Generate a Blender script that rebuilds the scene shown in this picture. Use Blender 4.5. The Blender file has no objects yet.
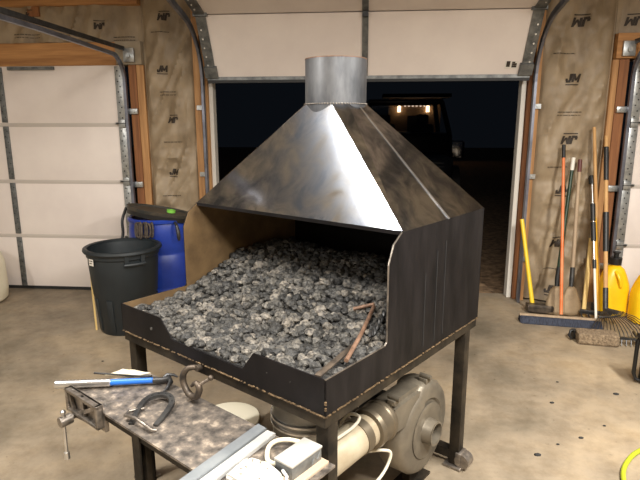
import bpy, bmesh, math, random
from mathutils import Vector, Matrix, noise
random.seed(7)
C = bpy.context.scene.collection
PI = math.pi

# ------------------------------------------------------------------ frames
FX, FY, FA = -0.114, 1.4717, math.radians(-34.306)     # near corner of the forge, heading
MF = Matrix.Translation((FX, FY, 0)) @ Matrix.Rotation(FA, 4, 'Z')
def W(a, b, z): return MF @ Vector((a, b, z))
D = 4.879                                              # wall with the doors
HW, HD, Z0, Z1, Z2, S1, S2 = 1.1237, 1.1173, .729, .850, 1.2365, .34, .4231

# ------------------------------------------------------------------ materials
def srgb(r, g, b):
    f = lambda c: (c/255/12.92) if c/255 <= .04045 else ((c/255+.055)/1.055)**2.4
    return (f(r), f(g), f(b), 1)
def nt(name):
    m = bpy.data.materials.new(name); m.use_nodes = True
    n = m.node_tree.nodes; l = m.node_tree.links
    return m, n, l, n['Principled BSDF']
def mat(name, col, rough=.6, metal=0, col2=None, scale=8, amt=.5, bump=0, bscale=None, r2=None, stretch=(1,1,1), detail=6, coord='Object', lo=.35, hi=.65, trans=None):
    m, n, l, p = nt(name)
    p.inputs['Roughness'].default_value = rough; p.inputs['Metallic'].default_value = metal
    p.inputs['Base Color'].default_value = col
    if col2 is not None or bump:
        tc = n.new('ShaderNodeTexCoord'); mp = n.new('ShaderNodeMapping'); mp.inputs['Scale'].default_value = stretch
        l.new(tc.outputs[coord], mp.inputs['Vector'])
        nz = n.new('ShaderNodeTexNoise'); nz.inputs['Scale'].default_value = scale; nz.inputs['Detail'].default_value = detail
        nz.inputs['Roughness'].default_value = .6
        l.new(mp.outputs['Vector'], nz.inputs['Vector'])
        if col2 is not None:
            r = n.new('ShaderNodeValToRGB'); r.color_ramp.elements[0].position = lo; r.color_ramp.elements[1].position = hi
            r.color_ramp.elements[0].color = col; r.color_ramp.elements[1].color = col2
            l.new(nz.outputs['Fac'], r.inputs['Fac']); l.new(r.outputs['Color'], p.inputs['Base Color'])
        if r2 is not None:
            mr = n.new('ShaderNodeMapRange'); mr.inputs['To Min'].default_value = rough; mr.inputs['To Max'].default_value = r2
            mr.inputs['From Min'].default_value = .3; mr.inputs['From Max'].default_value = .7
            l.new(nz.outputs['Fac'], mr.inputs['Value']); l.new(mr.outputs['Result'], p.inputs['Roughness'])
        if bump:
            nb = n.new('ShaderNodeTexNoise'); nb.inputs['Scale'].default_value = bscale or scale*3; nb.inputs['Detail'].default_value = 5
            l.new(mp.outputs['Vector'], nb.inputs['Vector'])
            b = n.new('ShaderNodeBump'); b.inputs['Strength'].default_value = bump; b.inputs['Distance'].default_value = .01
            l.new(nb.outputs['Fac'], b.inputs['Height']); l.new(b.outputs['Normal'], p.inputs['Normal'])
    return m
M = {}
def floor_mat():
    m, n, l, p = nt('concrete')
    tc = n.new('ShaderNodeTexCoord')
    a = n.new('ShaderNodeTexNoise'); a.inputs['Scale'].default_value = .9; a.inputs['Detail'].default_value = 8; a.inputs['Roughness'].default_value = .62
    b = n.new('ShaderNodeTexNoise'); b.inputs['Scale'].default_value = 7; b.inputs['Detail'].default_value = 8; b.inputs['Roughness'].default_value = .7
    c = n.new('ShaderNodeTexNoise'); c.inputs['Scale'].default_value = 26; c.inputs['Detail'].default_value = 3
    for x in (a, b, c): l.new(tc.outputs['Object'], x.inputs['Vector'])
    r = n.new('ShaderNodeValToRGB'); e = r.color_ramp.elements
    e[0].position = .35; e[0].color = srgb(104, 95, 80); e[1].position = .65; e[1].color = srgb(168, 149, 121)
    k = e.new(.5); k.color = srgb(142, 128, 108)
    l.new(a.outputs['Fac'], r.inputs['Fac'])
    r2 = n.new('ShaderNodeValToRGB'); r2.color_ramp.elements[0].position = .32; r2.color_ramp.elements[0].color = (.62, .58, .52, 1)
    r2.color_ramp.elements[1].position = .58; r2.color_ramp.elements[1].color = (1, 1, 1, 1)
    l.new(b.outputs['Fac'], r2.inputs['Fac'])
    mx = n.new('ShaderNodeMix'); mx.data_type = 'RGBA'; mx.blend_type = 'MULTIPLY'; mx.inputs[0].default_value = .75
    l.new(r.outputs['Color'], mx.inputs[6]); l.new(r2.outputs['Color'], mx.inputs[7])
    r3 = n.new('ShaderNodeValToRGB'); r3.color_ramp.elements[0].position = .24; r3.color_ramp.elements[0].color = (.35, .3, .25, 1)
    r3.color_ramp.elements[1].position = .32; r3.color_ramp.elements[1].color = (1, 1, 1, 1)
    l.new(c.outputs['Fac'], r3.inputs['Fac'])
    mx2 = n.new('ShaderNodeMix'); mx2.data_type = 'RGBA'; mx2.blend_type = 'MULTIPLY'; mx2.inputs[0].default_value = .7
    l.new(mx.outputs[2], mx2.inputs[6]); l.new(r3.outputs['Color'], mx2.inputs[7])
    l.new(mx2.outputs[2], p.inputs['Base Color'])
    p.inputs['Roughness'].default_value = .62
    bp = n.new('ShaderNodeBump'); bp.inputs['Strength'].default_value = .12; bp.inputs['Distance'].default_value = .01
    l.new(b.outputs['Fac'], bp.inputs['Height']); l.new(bp.outputs['Normal'], p.inputs['Normal'])
    return m
M['concrete'] = floor_mat()
def steel_mat():
    m, n, l, p = nt('raw_sheet_steel')
    tc = n.new('ShaderNodeTexCoord')
    a = n.new('ShaderNodeTexNoise'); a.inputs['Scale'].default_value = 7.5; a.inputs['Detail'].default_value = 9; a.inputs['Roughness'].default_value = .6; a.inputs['Distortion'].default_value = .6
    v = n.new('ShaderNodeTexNoise'); v.inputs['Scale'].default_value = 2.2; v.inputs['Detail'].default_value = 3
    for x in (a, v): l.new(tc.outputs['Object'], x.inputs['Vector'])
    r = n.new('ShaderNodeValToRGB'); e = r.color_ramp.elements
    e[0].position = .36; e[0].color = (.12, .135, .165, 1); e[1].position = .64; e[1].color = (.55, .565, .59, 1)
    k = e.new(.5); k.color = (.30, .315, .35, 1)
    l.new(a.outputs['Fac'], r.inputs['Fac']); l.new(r.outputs['Color'], p.inputs['Base Color'])
    mr = n.new('ShaderNodeMapRange'); mr.inputs['From Min'].default_value = .3; mr.inputs['From Max'].default_value = .7
    mr.inputs['To Min'].default_value = .21; mr.inputs['To Max'].default_value = .10
    l.new(a.outputs['Fac'], mr.inputs['Value']); l.new(mr.outputs['Result'], p.inputs['Roughness'])
    p.inputs['Metallic'].default_value = 1
    bp = n.new('ShaderNodeBump'); bp.inputs['Strength'].default_value = .10; bp.inputs['Distance'].default_value = .02
    l.new(v.outputs['Fac'], bp.inputs['Height']); l.new(bp.outputs['Normal'], p.inputs['Normal'])
    return m
M['hood'] = steel_mat()
M['pipe_steel'] = mat('dull_rolled_steel', (.065,.069,.076,1), .5, .6, (.20,.205,.215,1), 9, stretch=(1,1,.35), r2=.36, bump=.05)
M['black_steel'] = mat('black_mill_scale_steel', (.005,.0045,.0046,1), .5, .0, (.012,.0105,.0108,1), 5, stretch=(1,2.5,.6), r2=.36, bump=.05, bscale=14)
M['frame_steel'] = mat('dark_angle_iron', (.014,.012,.010,1), .5, .3, (.042,.033,.023,1), 9, r2=.4, bump=.1)
for _k in ('black_steel', 'frame_steel'): M[_k].node_tree.nodes['Principled BSDF'].inputs['Specular IOR Level'].default_value = .1
M['brown_steel'] = mat('mottled_brown_steel', srgb(92,72,48), .62, .1, srgb(122,98,66), 7, bump=.08)  # mottled brown for the inner left face of the forge
M['weld'] = mat('brown_weld_bead', srgb(60,48,34), .45, .5, srgb(128,106,78), 60, bump=.4, bscale=120)
M['bright_weld'] = mat('ground_weld', (.55,.54,.52,1), .3, 1)
M['coal_dust'] = mat('coal_dust', (.012,.012,.012,1), .9, 0, (.04,.038,.036,1), 30, bump=.6)
def coal_mat():
    m, n, l, p = nt('coal')
    oi = n.new('ShaderNodeObjectInfo'); ge = n.new('ShaderNodeNewGeometry')
    ad = n.new('ShaderNodeMath'); ad.operation = 'ADD'; fr = n.new('ShaderNodeMath'); fr.operation = 'FRACT'
    l.new(oi.outputs['Random'], ad.inputs[0]); l.new(ge.outputs['Random Per Island'], ad.inputs[1]); l.new(ad.outputs[0], fr.inputs[0])
    r = n.new('ShaderNodeValToRGB'); e = r.color_ramp.elements
    e[0].position = 0; e[0].color = (.024,.024,.024,1); e[1].position = 1; e[1].color = (.185,.168,.148,1)
    k = e.new(.5); k.color = (.064,.062,.058,1); k = e.new(.8); k.color = (.118,.111,.101,1)
    l.new(fr.outputs[0], r.inputs['Fac'])
    tc = n.new('ShaderNodeTexCoord'); nz = n.new('ShaderNodeTexNoise'); nz.inputs['Scale'].default_value = 70; nz.inputs['Detail'].default_value = 4
    l.new(ge.outputs['Position'], nz.inputs['Vector'])
    r2 = n.new('ShaderNodeValToRGB'); r2.color_ramp.elements[0].position = .35; r2.color_ramp.elements[0].color = (.22,.22,.23,1)
    r2.color_ramp.elements[1].position = .65; r2.color_ramp.elements[1].color = (1.35,1.3,1.2,1)
    l.new(nz.outputs['Fac'], r2.inputs['Fac'])
    mx = n.new('ShaderNodeMix'); mx.data_type = 'RGBA'; mx.blend_type = 'MULTIPLY'; mx.inputs[0].default_value = 1
    l.new(r.outputs['Color'], mx.inputs[6]); l.new(r2.outputs['Color'], mx.inputs[7]); l.new(mx.outputs[2], p.inputs['Base Color'])
    p.inputs['Roughness'].default_value = .6
    b = n.new('ShaderNodeBump'); b.inputs['Strength'].default_value = .9; b.inputs['Distance'].default_value = .010
    l.new(nz.outputs['Fac'], b.inputs['Height']); l.new(b.outputs['Normal'], p.inputs['Normal'])
    return m
M['coal'] = coal_mat()
M['door_white'] = mat('door_white_paint', srgb(222,210,202), .5, 0, srgb(232,221,212), 2)
M['door_seam'] = mat('door_joint_grey', srgb(192,182,172), .6)
M['galv'] = mat('galvanised_steel', (.30,.31,.31,1), .42, .8, (.50,.51,.50,1), 22, r2=.32)
M['galv_dark'] = mat('weathered_galvanised', (.10,.105,.105,1), .5, .6, (.22,.225,.22,1), 16)
M['dark_hole'] = mat('dark_punched_hole', (.012,.012,.012,1), .8)
M['bright_spot'] = mat('bright_rivet', (.85,.85,.82,1), .25, .6)
M['track'] = mat('track_steel', (.13,.135,.16,1), .4, .8, (.24,.25,.30,1), 6)
def wood_mat(name, c1, c2, axis):
    st = {'x': (.5, 9, 9), 'z': (9, 9, .5), 'y': (9, .5, 9)}[axis]
    return mat(name, c1, .65, 0, c2, 3.2, stretch=st, bump=.06, bscale=9, lo=.3, hi=.7)
M['stud'] = wood_mat('orange_fir_vertical', srgb(142,98,56), srgb(196,148,96), 'z')
M['stud_dark'] = wood_mat('brown_fir_vertical', srgb(110,66,36), srgb(158,104,60), 'z')
M['header'] = wood_mat('orange_fir_horizontal', srgb(146,98,54), srgb(194,142,86), 'x')
M['plywood'] = mat('grey_plywood', srgb(140,126,106), .8, 0, srgb(158,144,122), 8)
M['kraft'] = mat('kraft_paper', srgb(132,115,92), .55, 0, srgb(160,141,114), 3.0, bump=.12, bscale=16, stretch=(2,1,1))
M['ink'] = mat('black_print', srgb(52,42,33), .7)
M['wall_grey'] = mat('wall_sheathing', srgb(120,104,82), .85, 0, srgb(140,122,98), 4)
M['ceiling'] = mat('ceiling_board', srgb(200,190,174), .85, 0, srgb(210,200,184), 3)
M['drywall'] = mat('grey_drywall', srgb(170,168,164), .85, 0, srgb(184,182,178), 3)
M['trim_white'] = mat('white_trim', srgb(205,200,190), .5)
M['mirror_chrome'] = mat('polished_chrome', (.8,.8,.8,1), .26, 1)
M['rubber'] = mat('black_rubber', (.015,.015,.015,1), .6)
M['dirt'] = mat('brown_dirt', srgb(84,64,44), .9, 0, srgb(150,122,92), 14, bump=.8, bscale=30, detail=10)
M['trash'] = mat('charcoal_plastic', srgb(25,30,33), .48, 0, srgb(32,38,41), 6)
M['blue_plastic'] = mat('blue_drum_plastic', srgb(20,44,126), .38, 0, srgb(28,58,148), 4)
M['dark_metal'] = mat('dark_steel', (.04,.04,.042,1), .4, .7, (.09,.088,.085,1), 14)
M['tray'] = mat('grimy_black_tray', srgb(38,40,38), .5, 0, srgb(70,62,50), 9)
M['cord'] = mat('brown_cord', srgb(86,74,62), .7, 0, srgb(52,44,38), 40)
M['green'] = mat('lime_plastic', srgb(120,190,70), .5)
M['sticker'] = mat('white_paper', srgb(215,208,196), .6)
M['bench_plate'] = mat('mottled_rusty_plate', srgb(70,65,61), .5, .25, srgb(172,158,142), 24, bump=.35, bscale=40, detail=10, lo=.36, hi=.66, r2=.38)
_r = [x for x in M['bench_plate'].node_tree.nodes if x.type == 'VALTORGB'][0].color_ramp
_e = _r.elements.new(.47); _e.color = srgb(102,95,88); _e = _r.elements.new(.56); _e.color = srgb(122,112,102)
M['worn_steel'] = mat('worn_steel', (.13,.115,.10,1), .42, .85, (.34,.30,.26,1), 24, bump=.1)
M['chrome'] = mat('bright_steel', (.52,.51,.50,1), .28, .95, (.66,.65,.64,1), 30)
M['brown_iron'] = mat('brown_forged_iron', (.05,.042,.035,1), .5, .6, (.15,.115,.085,1), 20, bump=.15)
M['rust_rod'] = mat('rusty_rod', srgb(92,70,56), .55, .3, srgb(136,106,86), 30)
M['blue_paint'] = mat('blue_handle', srgb(38,104,196), .35)
M['dull_bar'] = mat('dull_grey_bar', srgb(112,117,121), .4, .2, srgb(134,138,140), 9)
M['light_bar'] = mat('light_grey_bar', srgb(184,182,177), .35, .1, srgb(158,158,156), 7)
M['lid_grey'] = mat('pale_grey_lid', srgb(160,157,150), .4, .1, srgb(172,169,162), 9)
M['pinewood'] = wood_mat('pale_pine', srgb(166,146,124), srgb(184,166,144), 'y')
M['white_plastic'] = mat('white_speckled_plastic', srgb(92,84,70), .5, 0, srgb(190,187,179), 48, lo=.36, hi=.42)
M['cream'] = mat('cream_plastic', srgb(222,212,184), .5, 0, srgb(232,224,198), 6)
M['cast'] = mat('grey_painted_casting', srgb(96,89,78), .42, .45, srgb(122,114,100), 7, bump=.06)
M['duct'] = mat('pale_duct_pipe', srgb(178,168,146), .38, .2, srgb(152,138,114), 6)
M['clamp'] = mat('dull_clamp_band', srgb(112,102,86), .4, .7)
M['cable'] = mat('pale_grey_cable', srgb(190,182,164), .5)
M['bucket'] = mat('dull_galvanised_bucket', (.20,.20,.19,1), .4, .8, (.36,.35,.33,1), 10)
M['yellow'] = mat('yellow_handle', srgb(232,196,44), .4)
M['amber'] = mat('amber_fibreglass_handle', srgb(222,164,28), .45)
M['orange'] = mat('orange_handle', srgb(214,106,48), .45, 0, srgb(222,134,84), 9)
M['dgreen'] = mat('dark_green_handle', srgb(28,52,32), .4)
M['white_grip'] = mat('white_tip', srgb(225,220,208), .5)
M['maroon'] = mat('maroon_grip', srgb(92,46,40), .5)
M['greywood'] = wood_mat('weathered_wood_handle', srgb(150,128,104), srgb(182,160,132), 'z')
M['tanwood'] = wood_mat('tan_wood_handle', srgb(182,136,82), srgb(208,166,110), 'z')
M['palewood'] = wood_mat('pale_wood_stick', srgb(196,164,100), srgb(220,190,124), 'z')
M['black_plastic'] = mat('black_plastic', srgb(24,23,22), .45)
M['brush_blue'] = mat('blue_black_bristles', srgb(26,30,42), .8, 0, srgb(58,63,78), 60, stretch=(3,1,.2), bump=.6, bscale=90)
M['blade'] = mat('dirty_shovel_blade', srgb(132,112,86), .6, .3, srgb(160,138,108), 9)
M['mop'] = mat('brown_fuzzy_pad', srgb(96,80,62), .95, 0, srgb(150,130,104), 70, bump=.9, bscale=90)
M['jug'] = mat('yellow_jug', srgb(240,186,16), .38, 0, srgb(248,204,30), 4)
M['hose'] = mat('lime_hose', srgb(160,168,38), .4)
M['lid_cream'] = mat('cream_lid', srgb(246,238,214), .5)
M['truck'] = mat('dark_truck_paint', (.012,.014,.018,1), .3, .2)
M['seat_cloth'] = mat('black_seat_cloth', (.012,.012,.012,1), .9)
M['house'] = mat('tan_house_siding', srgb(150,120,92), .9)
M['night'] = mat('dark_backdrop', (.004,.004,.006,1), 1)
def glass_mat():
    m, n, l, p = nt('clear_glass')
    n.remove(p); g = n.new('ShaderNodeBsdfGlossy'); g.inputs['Roughness'].default_value = .02
    t = n.new('ShaderNodeBsdfTransparent'); t.inputs['Color'].default_value = (.8,.82,.82,1)
    x = n.new('ShaderNodeMixShader'); x.inputs[0].default_value = .06
    l.new(t.outputs[0], x.inputs[1]); l.new(g.outputs[0], x.inputs[2]); l.new(x.outputs[0], n['Material Output'].inputs[0])
    return m
M['glass'] = glass_mat()
def emit(name, col, s):
    m, n, l, p = nt(name); p.inputs['Base Color'].default_value = (0,0,0,1)
    p.inputs['Emission Color'].default_value = col; p.inputs['Emission Strength'].default_value = s; return m
M['lamp_warm'] = emit('warm_lantern', (1,.66,.38,1), 5.0)
M['lamp_string'] = emit('string_light', (1,.72,.55,1), 1.1)

# ------------------------------------------------------------------ mesh builder
class MB:
    def __init__(s): s.bm = bmesh.new()
    def _add(s, vs, fs):
        v = [s.bm.verts.new(p) for p in vs]
        for f in fs:
            try: s.bm.faces.new([v[i] for i in f])
            except ValueError: pass
        return v
    def box(s, lo, hi, mtx=None, bev=0):
        vs = [Vector((x,y,z)) for x in (lo[0],hi[0]) for y in (lo[1],hi[1]) for z in (lo[2],hi[2])]
        if mtx: vs = [mtx @ v for v in vs]
        v = s._add(vs, [(0,1,3,2),(4,6,7,5),(0,4,5,1),(2,3,7,6),(0,2,6,4),(1,5,7,3)])
        if bev:
            es = list({e for q in v for e in q.link_edges})
            bmesh.ops.bevel(s.bm, geom=es, offset=bev, segments=2, affect='EDGES', profile=.5)
        return s
    def bar(s, p0, p1, w, h, up=(0,0,1), bev=0):
        p0, p1 = Vector(p0), Vector(p1); d = (p1-p0); L = d.length; d.normalize()
        u = Vector(up); x = u.cross(d)
        if x.length < 1e-5: x = Vector((1,0,0))
        x.normalize(); u = d.cross(x)
        m = Matrix((( x.x,d.x,u.x,p0.x),(x.y,d.y,u.y,p0.y),(x.z,d.z,u.z,p0.z),(0,0,0,1)))
        return s.box((-w/2,0,-h/2),(w/2,L,h/2), m, bev)
    def tube(s, pts, r, n=10, cap=True, closed=False):
        pts = [Vector(p) for p in pts]; N = len(pts)
        rr = r if isinstance(r, (list,tuple)) else [r]*N
        rings = []; up = None
        for i, p in enumerate(pts):
            a = pts[(i-1) % N] if (closed or i > 0) else p; b = pts[(i+1) % N] if (closed or i < N-1) else p
            t = (b-a).normalized()
            if up is None:
                up = Vector((0,0,1)) if abs(t.z) < .9 else Vector((1,0,0))
            x = up.cross(t); 
            if x.length < 1e-6: x = Vector((0,1,0)).cross(t)
            x.normalize(); up = t.cross(x)
            rings.append([s.bm.verts.new(p + (x*math.cos(k*2*PI/n)+up*math.sin(k*2*PI/n))*rr[i]) for k in range(n)])
        for i in range(N if closed else N-1):
            A, B = rings[i], rings[(i+1) % N]
            for k in range(n): s.bm.faces.new((A[k], A[(k+1)%n], B[(k+1)%n], B[k]))
        if cap and not closed:
            s.bm.faces.new(rings[0][::-1]); s.bm.faces.new(rings[-1])
        return s
    def cyl(s, p0, p1, r0, r1=None, n=20): return s.tube([p0, p1], [r0, r0 if r1 is None else r1], n)
    def lathe(s, prof, c=(0,0,0), n=36, mtx=None, close=False):
        mtx = mtx or Matrix.Translation(c)
        rings = []
        for r, z in prof:
            rings.append([s.bm.verts.new(mtx @ Vector((r*math.cos(k*2*PI/n), r*math.sin(k*2*PI/n), z))) for k in range(n)])
        R = len(rings)
        for i in range(R if close else R-1):
            A, B = rings[i], rings[(i+1)%R]
            for k in range(n): s.bm.faces.new((A[k], A[(k+1)%n], B[(k+1)%n], B[k]))
        if not close:
            if prof[0][0] > 1e-6: s.bm.faces.new(rings[0][::-1])
            if prof[-1][0] > 1e-6: s.bm.faces.new(rings[-1])
        return s
    def prism(s, poly, ext, bev=0):
        poly = [Vector(p) for p in poly]; e = Vector(ext); n = len(poly)
        v = s._add(poly+[p+e for p in poly], [tuple(range(n))[::-1], tuple(range(n,2*n))]+[(i,(i+1)%n,n+(i+1)%n,n+i) for i in range(n)])
        if bev:
            es = list({g for q in v for g in q.link_edges}); bmesh.ops.bevel(s.bm, geom=es, offset=bev, segments=2, affect='EDGES')
        return s
    def ball(s, c, r, sx=1, sy=1, sz=1, sub=2):
        bmesh.ops.create_icosphere(s.bm, subdivisions=sub, radius=1, matrix=Matrix.Translation(c) @ Matrix.Diagonal((r*sx,r*sy,r*sz,1)))
        return s
ORG = {}
def _mesh(name, mb, m, org, smooth):
    bm = mb.bm
    bmesh.ops.remove_doubles(bm, verts=bm.verts, dist=1e-6)
    bmesh.ops.recalc_face_normals(bm, faces=bm.faces)
    bmesh.ops.translate(bm, verts=bm.verts, vec=-Vector(org))
    me = bpy.data.meshes.new(name); bm.to_mesh(me); bm.free()
    for mm in (m if isinstance(m, list) else [m]): me.materials.append(mm)
    if smooth:
        for p in me.polygons: p.use_smooth = True
        me.set_sharp_from_angle(angle=math.radians(38))
    return me
def place(o, org, frame):
    if frame == 'f': o.location = W(*org); o.rotation_euler = (0,0,FA)
    else: o.location = Vector(org)
def tag(o, label=None, cat=None, group=None, kind=None):
    if label: o['label'] = label
    if cat: o['category'] = cat
    if group: o['group'] = group
    if kind: o['kind'] = kind
    return o
def thing(name, label, cat, org=(0,0,0), frame='w', group=None):
    o = bpy.data.objects.new(name, None); C.objects.link(o); o.empty_display_size = .1
    place(o, org, frame); ORG[o.name] = Vector(org)
    return tag(o, label, cat, group)
def part(name, mb, m, par, smooth=True, label=None, kind=None):
    org = ORG[par.name]
    o = bpy.data.objects.new(name, _mesh(name, mb, m, org, smooth)); C.objects.link(o); o.parent = par
    ORG[o.name] = org
    if label: o['label'] = label
    if kind: o['kind'] = kind
    return o
def single(name, mb, m, label, cat, org=(0,0,0), frame='w', group=None, smooth=True, kind=None):
    o = bpy.data.objects.new(name, _mesh(name, mb, m, org, smooth)); C.objects.link(o)
    place(o, org, frame); ORG[o.name] = Vector(org)
    return tag(o, label, cat, group, kind)
def struct(name, mb, m, org=(0,0,0), smooth=False):
    return single(name, mb, m, None, None, org, 'w', None, smooth, 'structure')
def curve(pts, n=6, r=None):
    P = [Vector(p) for p in pts]; out = []
    for i in range(len(P)-1):
        a, b, c, d = P[max(i-1,0)], P[i], P[i+1], P[min(i+2,len(P)-1)]
        for k in range(n):
            t = k/n; out.append(.5*((2*b)+(c-a)*t+(2*a-5*b+4*c-d)*t*t+(3*b-a-3*c+d)*t**3))
    return out+[P[-1]]
def arc(c, r, a0, a1, n, ax, ay):
    c, ax, ay = Vector(c), Vector(ax), Vector(ay)
    return [c + ax*r*math.cos(math.radians(a0+(a1-a0)*i/n)) + ay*r*math.sin(math.radians(a0+(a1-a0)*i/n)) for i in range(n+1)]

# ------------------------------------------------------------------ the setting
CEIL = 2.80
struct('floor', MB().box((-5.5,-3.2,-.1),(5.5,D+.22,0)), M['concrete'])
struct('ceiling', MB().box((-5.5,-3.2,CEIL),(5.5,D+.22,CEIL+.1)), M['ceiling'])
struct('wall_left', MB().box((-5.6,-3.2,0),(-5.5,D+.22,CEIL)), M['drywall'])
struct('wall_right', MB().box((5.5,-3.2,0),(5.6,D+.22,CEIL)), M['drywall'])
struct('wall_front', MB().box((-5.5,-3.3,0),(5.5,-3.2,CEIL)), M['ceiling'])
LX0, LX1, CX0, CX1, RX0, RX1, DH = -4.95, -2.17, -1.46, 1.375, 2.15, 4.93, 2.13
wb = MB()
for x0, x1, z0, z1 in [(-5.5,LX0,0,CEIL),(LX1,CX0,0,CEIL),(CX1,RX0,0,CEIL),(RX1,5.5,0,CEIL),(LX0,LX1,DH,CEIL),(CX0,CX1,2.35,CEIL),(RX0,RX1,DH,CEIL)]:
    wb.box((x0,D+.16,z0),(x1,D+.22,z1))
struct('wall_back', wb, M['wall_grey'])
tn = [0]
def trim(lo, hi, m):
    tn[0] += 1
    return struct('trim_%d' % tn[0], MB().box(lo, hi, bev=.003), m)
# door-frame posts and headers
trim((-2.175,D+.02,0),(-2.105,D+.16,2.13), M['stud_dark']); trim((-2.103,D+.025,0),(-2.035,D+.16,2.13), M['stud'])
trim((2.035,D+.025,0),(2.085,D+.16,2.13), M['stud']); trim((2.087,D+.02,0),(2.165,D+.16,2.13), M['stud_dark'])
trim((-1.572,D+.02,0),(-1.512,D+.16,2.62), M['stud']); trim((-1.51,D+.06,0),(-1.462,D+.16,2.30), M['stud'])
trim((1.405,D+.02,0),(1.458,D+.16,2.62), M['stud']); trim((1.372,D+.06,0),(1.402,D+.16,2.30), M['stud_dark'])
trim((-1.462,D+.10,0),(-1.425,D+.20,2.30), M['trim_white']); trim((1.325,D+.10,0),(1.365,D+.20,2.30), M['trim_white'])
trim((LX0,D+.0,2.125),(-2.275,D+.16,2.325), M['header']); trim((2.045,D+.0,2.135),(RX1,D+.16,2.335), M['header'])
trim((-5.5,D-.02,2.635),(-2.035,D+.16,2.80), M['header'])
trim((-3.06,D-.01,2.55),(-2.95,D+.02,2.634), M['stud_dark'])
trim((-2.275,D+.0,2.13),(-2.038,D+.10,2.33), M['plywood'])
# night outside
struct('ground', MB().box((-25,D+.22,-.14),(25,40,-.02)), M['dirt'])

# ------------------------------------------------------------------ insulation batts
def batt_y(x, z, x0, x1, z0, z1, seed):
    u = (x-x0)/(x1-x0); edge = min(1, min(u, 1-u)/.14)
    y = D + .075 - .05*edge**.5
    n1 = noise.noise(Vector((x*4+z*1.2, z*2.2, seed)))
    n2 = noise.noise(Vector((x*6-z*2.6, z*3.4+x*3, seed+5)))
    n3 = noise.noise(Vector((x*3, z*11+x*2, seed+9)))
    n4 = noise.noise(Vector((x*7-z*3.2, z*1.6, seed+14)))
    y -= edge*(.024*n1 + .024*(1-abs(n2)*2.8) + .010*(1-abs(n3)*2.6)*(1 if z < 1.4 else .4) + .03*(1-abs(n4)*3))
    return y
def batt(x0, x1, z0, z1, seed, label, marks):
    nx = max(18, int((x1-x0)/.022)); nz = int((z1-z0)/.02)
    t = thing('insulation_batt', label, 'insulation', ((x0+x1)/2, D+.06, z0))
    mb = MB(); g = []
    for j in range(nz+1):
        z = z0+(z1-z0)*j/nz
        g.append([mb.bm.verts.new((x0+(x1-x0)*i/nx, batt_y(x0+(x1-x0)*i/nx, z, x0, x1, z0, z1, seed), z)) for i in range(nx+1)])
    for j in range(nz):
        for i in range(nx): mb.bm.faces.new((g[j][i], g[j][i+1], g[j+1][i+1], g[j+1][i]))
    b = []
    for j in range(nz+1): b.append(None)
    mb.box((x0,D+.06,z0),(x1,D+.155,z1))
    part('facing', mb, M['kraft'], t)
    for kind, cx, cz, sz, inv in marks:
        mk = MB()
        def put(verts, faces):
            vs = []
            for (px, pz) in verts:
                if inv: px, pz = -px, -pz
                X, Zz = cx+px, cz+pz
                vs.append(Vector((X, batt_y(X, Zz, x0, x1, z0, z1, seed)-.006, Zz)))
            mk._add(vs, faces)
        def strip(ax, az, bx, bz, w, seg=5, vert=True):
            vs = []; fs = []
            for i in range(seg+1):
                k = i/seg; X = ax+(bx-ax)*k; Zz = az+(bz-az)*k
                if vert: vs += [(X, Zz-w/2), (X, Zz+w/2)]
                else: vs += [(X-w/2, Zz), (X+w/2, Zz)]
            for i in range(seg): fs.append((2*i, 2*i+1, 2*i+3, 2*i+2))
            put(vs, fs)
        if kind == 'JM':
            s = sz; sh = .25
            def L(ax, az, bx, bz, w, vert=False): strip(ax+az*sh, az, bx+bz*sh, bz, w, 4, vert)
            # J
            L(-.42*s, -.30*s, -.42*s, .5*s, .29*s); L(-.88*s, -.40*s, -.34*s, -.40*s, .29*s, True); L(-.82*s, -.34*s, -.82*s, -.05*s, .24*s)
            # M
            L(-.12*s, -.5*s, -.12*s, .5*s, .29*s); L(.62*s, -.5*s, .62*s, .5*s, .29*s)
            L(-.1*s, .45*s, .24*s, -.3*s, .25*s); L(.24*s, -.3*s, .6*s, .45*s, .25*s)
            strip(-1.0*s, -.78*s, .62*s, -.78*s, .12*s, 6)
        else:
            x = -sz
            while x < sz:
                w = .008+random.random()*.03
                strip(x, .0, min(x+w, sz), .0, .006, 2); x += w+.004
            if kind == 'line2':
                part('printed_mark', mk, M['ink'], t, smooth=False); mk = MB()
                x = -sz
                while x < sz:
                    w = .008+random.random()*.03
                    strip(x, -.026, min(x+w, sz), -.026, .005, 2); x += w+.006
        part('printed_mark', mk, M['ink'], t, smooth=False)
    return t
batt(1.456, 2.037, .02, CEIL, 3.3, 'brown paper-faced insulation behind the rakes and brooms, right of the open doorway',
     [('JM',1.727,2.425,.075,True),('line',1.63,2.18,.09,False),('JM',1.722,1.98,.07,False),('line2',1.70,1.70,.10,False),('JM',1.72,1.466,.07,True),
      ('line',1.65,1.234,.09,False),('JM',1.718,1.04,.07,False),('JM',1.70,.555,.07,True),('line',1.69,.322,.09,False),('JM',1.70,.13,.07,False)])
batt(-2.035, -1.572, .02, CEIL, 11.7, 'brown paper-faced insulation between the left garage door and the open doorway',
     [('JM',-1.814,2.526,.06,True),('line',-1.85,2.40,.08,False),('JM',-1.843,2.09,.055,False),('line2',-1.81,1.889,.08,False),('JM',-1.786,1.642,.055,True),
      ('line',-1.79,1.444,.08,False),('JM',-1.796,1.169,.055,False),('line',-1.82,.95,.08,False)])
batt(-4.95, -2.037, 2.328, 2.635, 21.4, 'brown insulation strip above the wooden header of the closed left door',
     [('JM',-2.405,2.46,.055,True),('JM',-3.035,2.56,.055,True),('line2',-3.1,2.40,.12,False),('line2',-2.2,2.37,.1,False)])
batt(2.04, 4.93, 2.338, 2.80, 31.4, 'brown insulation above the wooden header at the top right corner', [('JM',2.16,2.43,.07,True)])

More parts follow.
